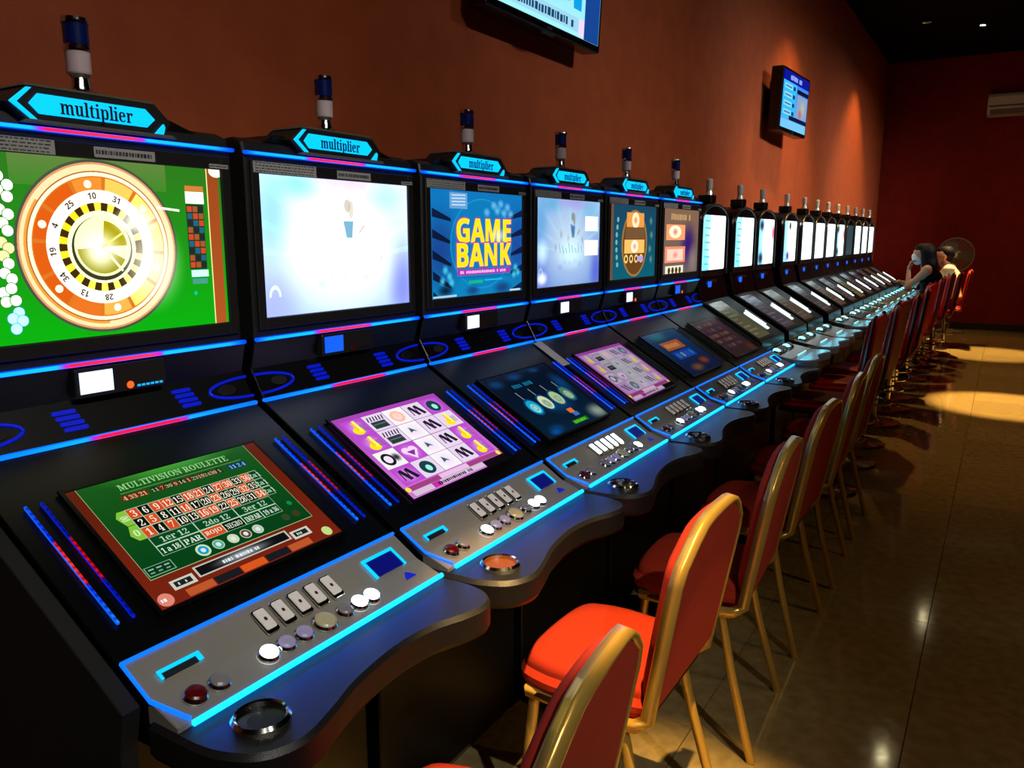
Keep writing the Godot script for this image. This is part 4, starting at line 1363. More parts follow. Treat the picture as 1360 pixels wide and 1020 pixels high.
	for u in [0.048, 0.074, 0.577, 0.599]:
		part("light_bar", prism_mesh(rrect(u - 0.0027, -0.395, u + 0.0027, -0.120, 0.0026, 3), 0.004, 0.001, pl), "led_bar" if u in [0.048, 0.577] else "led_bar_dim", o)
	# silver button deck
	part("button_deck", side_prism([[-1.040, 0.812], [-0.974, 0.770], [-0.915, 0.749], [-0.915, 0.735], [-1.05, 0.735]], 0.014, 0.622, 0.002), "brushed_silver", o)
	var pd := slope_xf(-1.430, 1.047, -1.040, 0.810, 0.002)
	var fd := slope_xf(-0.974, 0.770, -0.915, 0.749, 0.001)
	part("deck_light_edge", prism_mesh(rect(0.012, -0.4625, 0.622, -0.4565), 0.004, 0.001, pd), "led_deck_line", o)
	part("deck_light_corner", bar_between(pd * Vector3(0.013, -0.458, 0.001), pd * Vector3(0.013, -0.535, 0.001), 0.005, pd.basis.z), "led_deck_line", o)
	part("deck_light_corner", bar_between(fd * Vector3(0.013, 0.0, 0.002), fd * Vector3(0.036, -0.060, 0.002), 0.006, fd.basis.z), "led_deck_line", o)
	st = begin()
	tube(st, [at_u(-0.911, 0.7475, 0.036), at_u(-0.911, 0.7475, 0.622)], 0.0050, 10)
	part("deck_light_tube", fin(st), "led_deck", o)
	var card := part("card_slot", prism_mesh(rect(0.045, -0.5125, 0.117, -0.4965), 0.002, 0.0, pd), "slot_black", o)
	part("card_slot_light", prism_mesh(PackedVector2Array([Vector2(0.045, -0.5125), Vector2(0.045, -0.4965), Vector2(0.117, -0.4965), Vector2(0.117, -0.5125), Vector2(0.109, -0.5125), Vector2(0.109, -0.502), Vector2(0.049, -0.502), Vector2(0.049, -0.5125)]), 0.004, 0.0, pd), "sign_cyan", card)
	var tk := part("ticket_recess", prism_mesh(rect(0.498, -0.532, 0.580, -0.490), 0.002, 0.0, pd), "recess_blue", o)
	part("ticket_recess_light", prism_mesh(PackedVector2Array([Vector2(0.496, -0.534), Vector2(0.496, -0.486), Vector2(0.584, -0.486), Vector2(0.584, -0.534), Vector2(0.5785, -0.534), Vector2(0.5785, -0.4925), Vector2(0.501, -0.4925), Vector2(0.501, -0.534)]), 0.004, 0.0, pd), "sign_cyan", tk)
	for k in 5:
		var u := 0.2425 + k * 0.0385
		var key := part("key_button", prism_mesh(rrect(u - 0.013, -0.531, u + 0.013, -0.479, 0.004, 3), 0.007, 0.002, pd), "chrome", o)
		part("key_cap", prism_mesh(rrect(u - 0.0105, -0.524, u + 0.0105, -0.482, 0.003, 3), 0.009, 0.001, pd), "key_plate", key)
		part("key_mark", prism_mesh(circle_poly(Vector2(u, -0.504), 0.003, 0.004, 8), 0.0096, 0.0, pd), "key_mark", key)
	var bt := [[0.066, "dark_red_button", 0.016], [0.108, "grey_button", 0.015], [0.203, "button_white", 0.0155], [0.240, "button_violet", 0.0145], [0.279, "button_violet", 0.0145], [0.328, "cream_button", 0.020], [0.377, "grey_button", 0.014], [0.414, "button_white", 0.0155], [0.447, "button_white", 0.0155]]
	for b in bt:
		var at_b := fd * Transform3D(Basis(Vector3(1, 0, 0), Vector3(0, 0, 1), Vector3(0, -1, 0)), Vector3(b[0], -0.030, 0.0))
		st = begin()
		lathe(st, [Vector2(b[2] + 0.003, 0.0), Vector2(b[2] + 0.003, 0.004), Vector2(b[2], 0.008), Vector2(b[2] - 0.001, 0.006)], at_b, 18)
		var ring := part("round_button", fin(st), "chrome", o)
		st = begin()
		lathe(st, [Vector2(b[2] - 0.0005, 0.004), Vector2(b[2] - 0.0005, 0.010), Vector2(b[2] - 0.004, 0.0125), Vector2(0.0, 0.0135)], at_b, 18)
		part("button_cap", fin(st), b[1], ring)
	part("arrow_light", prism_mesh(PackedVector2Array([Vector2(0.545, -0.036), Vector2(0.575, -0.036), Vector2(0.568, -0.026), Vector2(0.560, -0.018), Vector2(0.552, -0.026)]), 0.0015, 0.0, fd), "led_deep_blue", o)
	# padded armrest with its wavy front
	var w := []
	for q in [[0.008, 0.0], [0.012, 0.07], [0.042, 0.132], [0.10, 0.156], [0.17, 0.142], [0.25, 0.118], [0.36, 0.104], [0.45, 0.112], [0.52, 0.138], [0.575, 0.146], [0.612, 0.122], [0.627, 0.07], [0.627, 0.0]]:
		w.append(Vector2(q[0], -q[1]))
	var outline := PackedVector2Array(curve(w, 5))
	outline.append(Vector2(0.627, 0.06))
	outline.append(Vector2(0.008, 0.06))
	var ar := Transform3D(Basis(Vector3(0, 0, -1), Vector3(-1, 0, 0), Vector3(0, 1, 0)), Vector3(-0.915 - FX, 0.682, PITCH / 2))
	var rest := part("armrest", prism_mesh(outline, 0.060, 0.010, ar, true), "black_padding", o)
	var cu := Transform3D(Basis.IDENTITY, Vector3(-0.839 - FX, 0.742, PITCH / 2 - 0.094))
	st = begin()
	lathe(st, [Vector2(0.042, 0.0), Vector2(0.0425, 0.008), Vector2(0.038, 0.013), Vector2(0.0345, 0.011), Vector2(0.033, 0.0)], cu, 28)
	var cup := part("cup_holder", fin(st), "chrome", o)
	st = begin()
	lathe(st, [Vector2(0.033, 0.004), Vector2(0.020, 0.0025), Vector2(0.0, 0.002)], cu, 24)
	part("cup_dish", fin(st), "dark_dish", cup)
	return o


func make_machine_row():
	M["screen_wheel"] = picture("screen_wheel", art_wheel(), 1.4)
	M["screen_table"] = picture("screen_table", art_table(), 0.9)
	M["label_wide"] = mat("label_wide", Color.WHITE, 0.6)
	M["label_wide"].albedo_texture = ImageTexture.create_from_image(art_label(4))
	M["label_small"] = mat("label_small", Color.WHITE, 0.6)
	M["label_small"].albedo_texture = ImageTexture.create_from_image(art_label(1))
	picture("screen_starburst", art_starburst(1.0), 1.75)
	picture("screen_game_bank", art_game_bank(), 1.12)
	picture("screen_pale", art_starburst(0.78), 1.6)
	picture("screen_oval", art_oval(), 1.15)
	picture("screen_cards", art_cards(), 1.15)
	picture("screen_reels", art_reels(true), 1.15)
	picture("screen_medallions", art_medallions(), 1.05)
	picture("screen_reels_dim", art_reels(false), 0.75)
	picture("screen_menu", art_menu(false), 0.8)
	picture("screen_menu_warm", art_menu(true), 0.55)
	var labels := [
		"black slot machine nearest the camera, showing a roulette wheel above and a roulette table below",
		"black slot machine with a glaring white starburst screen above purple picture reels",
		"black slot machine whose blue upper screen says GAME BANK in yellow, medallions below",
		"black slot machine with a pale blue upper screen and faded lilac reels below",
		"black slot machine with a gold oval on its teal upper screen",
		"black slot machine with orange and pink cards on a brown upper screen",
	]
	var screens := [["screen_wheel", "screen_table"], ["screen_starburst", "screen_reels"], ["screen_game_bank", "screen_medallions"], ["screen_pale", "screen_reels_dim"], ["screen_oval", "screen_menu"], ["screen_cards", "screen_menu_warm"]]
	var proto: Node3D
	for k in 6:
		var at := Vector3(FX, 0, -(0.593 + PITCH * (k + 0.5)))
		var o: Node3D
		if k == 0:
			proto = make_machine(labels[0], at)
			o = proto
		else:
			o = copy_of(proto, labels[k], at)
			o.get_node("upper_screen").set_surface_override_material(0, M[screens[k][0]])
			o.get_node("lower_screen").set_surface_override_material(0, M[screens[k][1]])
		# the farther machines show fewer lit bars
		var unlit: Array = [[], [], [], ["light_bar_002", "light_bar_003"], ["light_bar", "light_bar_001", "light_bar_002", "light_bar_003"], ["light_bar", "light_bar_001", "light_bar_002", "light_bar_003"]][k]
		for n in unlit:
			o.get_node(n).set_surface_override_material(0, M["slot_black"])
		if k in [1, 5]:
			o.get_node("player_display/display_screen").set_surface_override_material(0, M["display_blue"])
		if k != 0 and k != 4 and k != 5:
			o.get_node("player_display/indicator_light").set_surface_override_material(0, M["dark_red_button"])
		if k > 0:
			o.get_node("player_display/indicator_light_row").set_surface_override_material(0, M["slot_black"])
		if k == 1:
			o.get_node("cup_holder/cup_dish").set_surface_override_material(0, M["copper_dish"])
		if k == 2:
			for n in ["key_button", "key_button_001", "key_button_002", "key_button_003", "key_button_004"]:
				o.get_node(n + "/key_cap").set_surface_override_material(0, M["button_white"])
			for n in ["round_button_002", "round_button_007"]:
				o.get_node(n + "/button_cap").set_surface_override_material(0, M["grey_button"])
		# the lights that the screens, the sign and the deck tube cast
		add_area("screen_glow", Vector2(0.53, 0.327), at + at_u(-1.448, 1.398, 0.317), Vector3(1, 0, 0), [Color(0.75, 0.9, 0.5), Color(0.85, 0.92, 1.0), Color(0.3, 0.6, 0.9), Color(0.75, 0.85, 1.0), Color(0.5, 0.6, 0.5), Color(0.8, 0.6, 0.5)][k], [0.012, 0.03, 0.012, 0.016, 0.008, 0.010][k])
		add_area("deck_glow", Vector2(0.58, 0.012), at + at_u(-0.900, 0.751, 0.33), Vector3(0.55, 0.84, 0), Color(0.03, 0.24, 1.0) if k < 3 else Color(0.15, 0.6, 1.0), 0.030)
	add_end_panel(proto)


func add_end_panel(o: Node3D):
	part("end_panel", side_prism([[-1.83, 0.0], [-1.00, 0.0], [-1.00, 0.70], [-0.985, 0.765], [-1.037, 0.798], [-1.434, 1.036], [-1.468, 1.12], [-1.468, 1.58], [-1.50, 1.62], [-1.83, 1.60]], -0.022, 0.006, 0.002), "black_rubber", o)


func add_area(called: String, size: Vector2, at: Vector3, towards: Vector3, col: Color, energy: float):
	var l := AreaLight3D.new()
	l.name = called
	l.area_size = size
	l.light_color = col
	l.light_energy = energy
	l.area_range = 20.0
	l.area_attenuation = 2.0
	l.shadow_enabled = true
	add_child(l, true)
	var z := -towards.normalized()
	var x := Vector3(0, 0, 1)
	l.transform = Transform3D(Basis(x, z.cross(x).normalized(), z), at)


# ------------------------------------------------------------------ slot machines with arched tops

const ARCHED := [4.66, 5.30, 5.86, 6.60, 7.24, 7.78, 8.32, 8.86, 9.42, 9.97, 10.50, 11.03]


func make_arched(label: String, at: Vector3) -> Node3D:
	var o := thing("arched_slot_machine", label, "slot machine", at, 0.0, "arched-top slot machines with white screens")
	var st: SurfaceTool
	var u0 := PITCH / 2 - 0.26
	var u1 := PITCH / 2 + 0.26
	var mid := PITCH / 2
	part("base_cabinet", side_prism([[-1.80, 0.0], [-1.16, 0.0], [-1.14, 0.06], [-1.14, 0.74], [-1.80, 0.74]], u0, u1), "black_cabinet", o)
	part("console_body", side_prism([[-1.44, 1.06], [-1.09, 0.85], [-1.08, 0.73], [-1.78, 0.73], [-1.78, 1.20], [-1.475, 1.20]], u0, u1, 0.004), "black_gloss_panel", o)
	var head := PackedVector2Array([Vector2(u0, 1.195), Vector2(u1, 1.195), Vector2(u1, 1.46)])
	for k in 13:
		var a := PI * k / 12.0
		head.append(Vector2(mid + 0.26 * cos(a) * (1.0 if absf(cos(a)) > 0.95 else 0.985), 1.50 + 0.115 * sin(a)))
	head.append(Vector2(u0, 1.46))
	part("monitor_housing", prism_mesh(head, 0.30, 0.012, front_xf(-1.765), true), "black_gloss_panel", o)
	var arc := [front_xf(-1.457) * Vector3(u0 + 0.012, 1.20, 0)]
	for k in 15:
		var a := PI - PI * k / 14.0
		arc.append(front_xf(-1.457) * Vector3(mid + 0.248 * cos(a), 1.50 + 0.105 * sin(a), 0))
	arc.append(front_xf(-1.457) * Vector3(u1 - 0.012, 1.20, 0))
	st = begin()
	tube(st, arc, 0.007, 8, false, Vector3(1, 0, 0))
	part("arched_trim", fin(st), "dull_chrome", o)
	part("upper_screen", prism_mesh(rrect(mid - 0.205, 1.232, mid + 0.205, 1.545, 0.012, 3), 0.004, 0.0, front_xf(-1.466)), "bright_screen_0", o)
	add_beacon(o, mid - 0.02, -1.50, 1.645, false)
	part("coin_display_screen", prism_mesh(PackedVector2Array([Vector2(mid - 0.09, 1.090), Vector2(mid - 0.09, 1.165), Vector2(mid - 0.03, 1.165), Vector2(mid - 0.03, 1.125), Vector2(mid + 0.06, 1.105), Vector2(mid + 0.06, 1.090)]), 0.004, 0.0, front_xf(-1.462)), "display_blue", o)
	var bx := part("coin_display_box", prism_mesh(rrect(mid - 0.11, 1.08, mid + 0.09, 1.175, 0.006, 2), 0.03, 0.003, front_xf(-1.4935)), "black_cabinet", o)
	bx.set_meta("kind", "thing")
	var pl := slope_xf(-1.44, 1.06, -1.09, 0.85, 0.001)
	part("paytable_panel", prism_mesh(rrect(u0 + 0.03, -0.375, u0 + 0.285, -0.03, 0.006, 2), 0.004, 0.001, pl), "paytable_0", o)
	part("panel_white_strip", prism_mesh(rrect(u0 + 0.36, -0.335, u0 + 0.405, -0.165, 0.006, 2), 0.004, 0.001, pl), "strip_white", o)  # white strip given its own glow on the sloped panel
	part("panel_white_strip", prism_mesh(rrect(u0 + 0.435, -0.30, u0 + 0.447, -0.15, 0.003, 2), 0.004, 0.001, pl), "strip_white", o)
	part("panel_frame", prism_mesh(rrect(u0 + 0.018, -0.390, u0 + 0.325, -0.015, 0.008, 2), 0.002, 0.0, pl), "dark_bezel", o)
	# deck with domed buttons
	part("button_deck", side_prism([[-1.10, 0.853], [-1.085, 0.80], [-0.93, 0.772], [-0.92, 0.75], [-1.12, 0.74]], u0 + 0.004, u1 - 0.004, 0.003), "dull_chrome", o)
	var fd := slope_xf(-1.085, 0.80, -0.93, 0.772, 0.0005)
	for k in 5:
		var at_b := fd * Transform3D(Basis(Vector3(1, 0, 0), Vector3(0, 0, 1), Vector3(0, -1, 0)), Vector3(u0 + 0.09 + k * 0.075, -0.055, 0.0))
		st = begin()
		lathe(st, [Vector2(0.029, 0.0), Vector2(0.029, 0.006), Vector2(0.024, 0.012), Vector2(0.022, 0.010)], at_b, 16)
		var ring := part("round_button", fin(st), "chrome", o)
		st = begin()
		lathe(st, [Vector2(0.022, 0.008), Vector2(0.020, 0.017), Vector2(0.012, 0.022), Vector2(0.0, 0.024)], at_b, 16)
		part("button_cap", fin(st), "deck_cyan_light" if k in [0, 3] else "grey_button", ring)
	part("deck_light_edge", prism_mesh(rect(u0 + 0.16, 0.7735, u1 - 0.16, 0.777), 0.004, 0.001, front_xf(-0.931)), "deck_cyan_light", o)  # glowing strip added to throw cyan on the armrest
	var w := []
	for q in [[0.0, 0.0], [0.004, 0.05], [0.05, 0.105], [0.14, 0.115], [0.26, 0.085], [0.38, 0.10], [0.46, 0.12], [0.51, 0.09], [0.52, 0.0]]:
		w.append(Vector2(u0 + q[0], -q[1]))
	var outline := PackedVector2Array(curve(w, 5))
	outline.append(Vector2(u1, 0.05))
	outline.append(Vector2(u0, 0.05))
	part("armrest", prism_mesh(outline, 0.055, 0.010, Transform3D(Basis(Vector3(0, 0, -1), Vector3(-1, 0, 0), Vector3(0, 1, 0)), Vector3(-0.925 - FX, 0.715, PITCH / 2)), true), "lightened_padding", o)
	return o


func make_arched_row():
	for k in 4:
		picture("bright_screen_%d" % k, art_bright(k), 1.9)
		picture("paytable_%d" % k, art_paytable(k), 0.72)
	mat("dim_glass_screen", Color(0.10, 0.14, 0.15), 0.15)
	glow("screen_off", Color(0.35, 0.55, 0.6), 0.25)
	var kinds := [0, 0, 1, 3, 2, 2, 2, 1, 9, 2, 2, 2]
	var proto: Node3D
	for k in ARCHED.size():
		var label := "arched-top slot machine with a glaring white screen, %s beyond the blue-striped machines" % WORDS[k]
		if kinds[k] == 9:
			label = "arched-top slot machine whose screen is dim grey between glaring white ones"
		var at := Vector3(FX, 0, -ARCHED[k])
		var o: Node3D
		if k == 0:
			proto = make_arched(label, at)
			o = proto
		else:
			o = copy_of(proto, label, at)
		o.get_node("upper_screen").set_surface_override_material(0, M["screen_off"] if kinds[k] == 9 else M["bright_screen_%d" % kinds[k]])
		o.get_node("paytable_panel").set_surface_override_material(0, M["paytable_%d" % [0, 1, 2, 3, 2, 3, 0, 3, 1, 3, 2, 3][k]])
		if kinds[k] != 9:
			add_area("screen_glow", Vector2(0.40, 0.31), at + at_u(-1.445, 1.39, PITCH / 2), Vector3(1, 0, 0), Color(0.75, 0.95, 1.0), 0.03)
		add_area("deck_glow", Vector2(0.42, 0.02), at + at_u(-0.918, 0.792, PITCH / 2), Vector3(0.75, 0.66, 0), Color(0.30, 0.85, 1.0), 0.05)  # added cyan fill for the armrest


# ------------------------------------------------------------------ banquet chairs (facing -x; origin on the floor under the seat)

func back_outline(grow: float) -> Array:
	# (z, y) of the back, up one side, over the sloping shoulders and down the other
	var half := 0.198 + grow
	return [Vector2(half - 0.012, 0.44), Vector2(half - 0.004, 0.60), Vector2(half, 0.750), Vector2(half - 0.012, 0.788), Vector2(half - 0.06, 0.830 + grow * 0.8), Vector2(half - 0.095, 0.852 + grow), Vector2(half - 0.13, 0.859 + grow), Vector2(0, 0.862 + grow), Vector2(-half + 0.13, 0.859 + grow), Vector2(-half + 0.095, 0.852 + grow), Vector2(-half + 0.06, 0.830 + grow * 0.8), Vector2(-half + 0.012, 0.788), Vector2(-half, 0.750), Vector2(-half + 0.004, 0.60), Vector2(-half + 0.012, 0.44)]


func lean(y: float) -> float:
	return 0.145 + (y - 0.45) * 0.17


func make_chair(label: String, at: Vector3, turn: float) -> Node3D:
	var o := thing("banquet_chair", label, "chair", at, turn, "red banquet chairs with gold frames")
	var st := begin()
	# frame round the back, running on under the seat
	var path := []
	path.append(Vector3(-0.15, 0.415, 0.180))
	path.append(Vector3(0.06, 0.412, 0.186))
	path.append(Vector3(0.115, 0.418, 0.186))
	for q in back_outline(0.0):
		path.append(Vector3(lean(q.y), q.y, q.x))
	path.append(Vector3(0.115, 0.418, -0.186))
	path.append(Vector3(0.06, 0.412, -0.186))
	path.append(Vector3(-0.15, 0.415, -0.180))
	sweep(st, path, rrect(-0.006, -0.015, 0.006, 0.015, 0.003, 2), Vector3(0.98, -0.17, 0), false)
	part("back_frame", fin(st), "gold_paint", o)
	# upholstered back
	var outline := PackedVector2Array()
	for q in back_outline(-0.007):
		outline.append(Vector2(q.x, maxf(q.y, 0.47) / cos(atan(0.17)) - 0.45))
	var tilt := Transform3D(Basis(Vector3(0, 0, -1), Vector3(0.1676, 0.9859, 0), Vector3(0.9859, -0.1676, 0)), Vector3(lean(0.45), 0.45, 0))
	var o2 := PackedVector2Array()
	for q in outline:
		o2.append(Vector2(-q.x, q.y - 0.007))
	part("back_panel", prism_mesh(o2, 0.010, 0.003, tilt * Transform3D(Basis.IDENTITY, Vector3(0, 0, 0.002)), true), "red_upholstery", o)
	st = begin()
	puff(st, o2, -0.045, tilt)
	part("back_cushion", fin(st), "red_upholstery", o)
	# seat
	var seat := PackedVector2Array()
	for q in curve([Vector2(0.135, 0.170), Vector2(-0.02, 0.195), Vector2(-0.12, 0.190), Vector2(-0.180, 0.150), Vector2(-0.195, 0.0), Vector2(-0.180, -0.150), Vector2(-0.12, -0.190), Vector2(-0.02, -0.195), Vector2(0.135, -0.170)], 4):
		seat.append(Vector2(q.x, -q.y))
	var flat := Transform3D(Basis(Vector3(1, 0, 0), Vector3(0, 0, -1), Vector3(0, 1, 0)), Vector3(0, 0.425, 0))
	st = begin()
	prism(st, seat, 0.045, 0.016, flat, true)
	puff(st, inset(ccw(seat), 0.016), 0.022, flat * Transform3D(Basis.IDENTITY, Vector3(0, 0, 0.0445)))
	part("seat", fin(st), "red_upholstery", o)
	st = begin()
	prism(st, inset(ccw(seat), 0.004), 0.014, 0.002, flat * Transform3D(Basis.IDENTITY, Vector3(0, 0, -0.015)), true)
	part("seat_frame", fin(st), "gold_leg", o)
	for s in [1, -1]:
		st = begin()
		sweep(st, [Vector3(0.085, 0.408, 0.176 * s), Vector3(0.12, 0.25, 0.185 * s), Vector3(0.19, 0.0, 0.199 * s)], rrect(-0.0105, -0.0105, 0.0105, 0.0105, 0.004, 2), Vector3(0, 0, 1))
		part("leg", fin(st), "gold_paint", o)
		st = begin()
		sweep(st, [Vector3(-0.135, 0.408, 0.165 * s), Vector3(-0.17, 0.0, 0.180 * s)], rrect(-0.0105, -0.0105, 0.0105, 0.0105, 0.004, 2), Vector3(0, 0, 1))
		part("leg", fin(st), "gold_paint", o)
	return o


func ccw(p: PackedVector2Array) -> PackedVector2Array:
	var q := p.duplicate()
	if Geometry2D.is_polygon_clockwise(q):
		q.reverse()
	return q


# A cushion over an outline: rings drawn in towards the middle, rising to h.
func puff(st: SurfaceTool, outline: PackedVector2Array, h: float, xf: Transform3D):
	var p := ccw(outline)
	var mid := Vector2.ZERO
	for q in p:
		mid += q
	mid /= p.size()
	var rings := [[1.0, 0.0], [0.985, 0.32], [0.94, 0.62], [0.84, 0.84], [0.62, 0.96], [0.3, 0.995], [0.0, 1.0]]
	var n := p.size()
	var dirs := []
	for i in n:
		var d := (p[(i + 1) % n] - p[(i + n - 1) % n]).normalized()
		dirs.append(Vector2(d.y, -d.x))
	for r in rings.size() - 1:
		for i in n:
			var j := (i + 1) % n
			var v := []
			var nn := []
			for e in [[i, r], [j, r], [j, r + 1], [i, r + 1]]:
				var c: Vector2 = mid + (p[e[0]] - mid) * rings[e[1]][0]
				v.append(xf * Vector3(c.x, c.y, h * rings[e[1]][1]))
				var k: float = [1.2, 1.0, 0.62, 0.28, 0.08, 0.03, 0.0][e[1]]
				var d: Vector2 = dirs[e[0]]
				nn.append((xf.basis * Vector3(d.x * k, d.y * k, signf(h) * maxf(0.12, 1.0 - k))).normalized())
			quad_n(st, v[0], v[1], v[2], v[3], nn[0], nn[1], nn[2], nn[3])


func make_banquet_chairs():
	var labels := ["red banquet chair with gold frame nearest the camera, at the roulette machine", "red banquet chair with gold frame at the starburst machine", "red banquet chair with gold frame at the GAME BANK machine", "red banquet chair with gold frame at the pale blue machine", "red banquet chair with gold frame at the gold oval machine", "red banquet chair with gold frame at the orange card machine"]
	var spots := [[-0.625, -0.885, 0.10], [-0.68, -1.595, 0.0], [-0.665, -2.20, 0.06], [-0.67, -2.85, -0.02], [-0.67, -3.48, 0.04], [-0.68, -4.11, 0.0]]
	var proto: Node3D
	for k in 6:
		var at := Vector3(spots[k][0], 0, spots[k][1])
		if k == 0:
			proto = make_chair(labels[0], at, spots[0][2])
		else:
			copy_of(proto, labels[k], at, spots[k][2])


# ------------------------------------------------------------------ pedestal stools by the arched machines

func make_stool(label: String, at: Vector3, turn: float) -> Node3D:
	var o := thing("pedestal_stool", label, "stool", at, turn, "red stools on round chrome bases")
	var st := begin()
	lathe(st, [Vector2(0.205, 0.0), Vector2(0.210, 0.008), Vector2(0.195, 0.018), Vector2(0.09, 0.030), Vector2(0.045, 0.05), Vector2(0.0, 0.05)], Transform3D.IDENTITY, 32)
	part("base_plate", fin(st), "chrome", o)
	st = begin()
	lathe(st, [Vector2(0.030, 0.045), Vector2(0.030, 0.30), Vector2(0.042, 0.305), Vector2(0.042, 0.33), Vector2(0.024, 0.335), Vector2(0.024, 0.475), Vector2(0.0, 0.475)], Transform3D.IDENTITY, 18)
	part("column", fin(st), "chrome", o)
	st = begin()
	var ring := []
	for k in 24:
		ring.append(Vector3(cos(TAU * k / 24) * 0.155 - 0.03, 0.17, sin(TAU * k / 24) * 0.155))
	tube(st, ring, 0.010, 8, true)
	for s in [1, -1]:
		tube(st, [Vector3(0, 0.17, 0.028 * s), Vector3(-0.03, 0.17, 0.15 * s)], 0.007, 6)
	part("foot_ring", fin(st), "chrome", o)
	var seat := rrect(-0.21, -0.205, 0.19, 0.205, 0.06, 5)
	var flat := Transform3D(Basis(Vector3(1, 0, 0), Vector3(0, 0, -1), Vector3(0, 1, 0)), Vector3(0, 0.47, 0))
	st = begin()
	prism(st, seat, 0.055, 0.016, flat, true)
	puff(st, inset(ccw(seat), 0.016), 0.02, flat * Transform3D(Basis.IDENTITY, Vector3(0, 0, 0.0545)))
	part("seat", fin(st), "red_leatherette", o)
	var tilt := Transform3D(Basis(Vector3(0, 0, -1), Vector3(0.13, 0.9915, 0), Vector3(0.9915, -0.13, 0)), Vector3(0.185, 0.53, 0))
	var back := rrect(-0.205, 0.0, 0.205, 0.475, 0.05, 5)
	st = begin()
	prism(st, back, 0.035, 0.012, tilt * Transform3D(Basis.IDENTITY, Vector3(0, 0, -0.01)), true)
	puff(st, inset(ccw(back), 0.012), -0.022, tilt * Transform3D(Basis.IDENTITY, Vector3(0, 0, -0.0095)))
	part("backrest", fin(st), "red_leatherette", o)
	for s in [1, -1]:
		st = begin()
		tube(st, curve([Vector3(-0.20, 0.49, 0.216 * s), Vector3(0.10, 0.485, 0.216 * s), Vector3(0.19, 0.53, 0.216 * s), Vector3(0.215, 0.70, 0.216 * s), Vector3(0.247, 0.97, 0.214 * s), Vector3(0.25, 1.005, 0.195 * s), Vector3(0.25, 1.012, 0.15 * s)], 4), 0.0085, 8)
		part("side_tube", fin(st), "dark_tube", o)
	return o


func make_stools():
	var proto: Node3D
	for k in ARCHED.size():
		var label := "red pedestal stool with round chrome base at the %s arched machine" % WORDS[k]
		if k == 11:
			label = "red pedestal stool with round chrome base that the woman in black sits on"
		var turn: float = [0.0, 0.08, -0.05, 0.06, 0.0, 0.1, -0.06, 0.04, 0.0, 0.12, 0.0, 0.0][k]
		var at := Vector3(-0.79 + [0.0, 0.02, 0.0, 0.03, 0.05, 0.02, 0.0, 0.04, 0.02, 0.05, 0.06, 0.12][k], 0, -ARCHED[k])
		if k == 0:
			proto = make_stool(label, at, turn)
		else:
			copy_of(proto, label, at, turn)
	copy_of(proto, "farthest red pedestal stool, under the person in white", Vector3(-0.60, 0, -11.95), 0.05)


# ------------------------------------------------------------------ televisions

func make_tv(label: String, at: Vector3, basis_: Basis, w: float, h: float, pic: String, arm: float):
	var o := thing("television", label, "television", at)
	o.basis = basis_
	var body := part("tv_housing", prism_mesh(rrect(-w / 2 - 0.022, -h / 2 - 0.030, w / 2 + 0.022, h / 2 + 0.022, 0.008, 3), arm, 0.008, Transform3D(Basis.IDENTITY, Vector3(0, 0, -arm))), "tv_black", o)
	var st := begin()
	prism(st, rrect(-w * 0.38, -h * 0.36, w * 0.38, h * 0.36, 0.03, 3), 0.045, 0.015, Transform3D(Basis.IDENTITY, Vector3(0, 0, -arm - 0.044)))
	part("rear_bulge", fin(st), "tv_black", body)
	part("tv_screen", prism_mesh(rect(-w / 2, -h / 2, w / 2, h / 2), 0.002, 0.0, Transform3D(Basis.IDENTITY, Vector3(0, 0, -0.0005))), pic, o)
	part("badge", prism_mesh(rrect(-0.022, -h / 2 - 0.021, 0.022, -h / 2 - 0.012, 0.002, 2), 0.002, 0.0), "tv_badge", o)
	part("stand_lip", prism_mesh(PackedVector2Array([Vector2(-0.06, -h / 2 - 0.028), Vector2(0.06, -h / 2 - 0.028), Vector2(0.045, -h / 2 - 0.042), Vector2(-0.045, -h / 2 - 0.042)]), 0.012, 0.003, Transform3D(Basis.IDENTITY, Vector3(0, 0, -0.015))), "tv_badge", o)
	# bracket to the wall, in the set's own axes
	var wall_at := basis_.inverse() * (Vector3(WALLX + 0.012, at.y, at.z + 0.02) - at)
	st = begin()
	tube(st, [Vector3(0, 0, -0.09), wall_at], 0.022, 10)
	box(st, Vector3(-0.11, -0.11, -arm - 0.06), Vector3(0.11, 0.11, -arm - 0.044), 0.004)
	part("wall_bracket", fin(st), "tv_black", o)
	add_area("tv_glow", Vector2(w, h), at + basis_.z * 0.006, basis_.z, Color(0.6, 0.85, 1.0), 0.02)


func make_televisions():
	picture("tv_picture_near", art_tv(0), 1.15)
	picture("tv_picture_far", art_tv(1), 1.1)
	var b := Basis(Vector3(0, 1, 0), deg_to_rad(90.0)) * Basis(Vector3(1, 0, 0), deg_to_rad(3.0))
	make_tv("wall television cut off by the top of the picture, above the GAME BANK machine", Vector3(-1.695, 2.563, -3.09), b, 0.92, 0.54, "tv_picture_near", 0.09)
	var b2 := Basis(Vector3(0, 1, 0), deg_to_rad(87.0)) * Basis(Vector3(1, 0, 0), deg_to_rad(2.0))
	make_tv("smaller-looking wall television farther along the orange wall, whole in view", Vector3(-1.66, 2.55, -7.36), b2, 0.755, 0.45, "tv_picture_far", 0.10)


# ------------------------------------------------------------------ small things

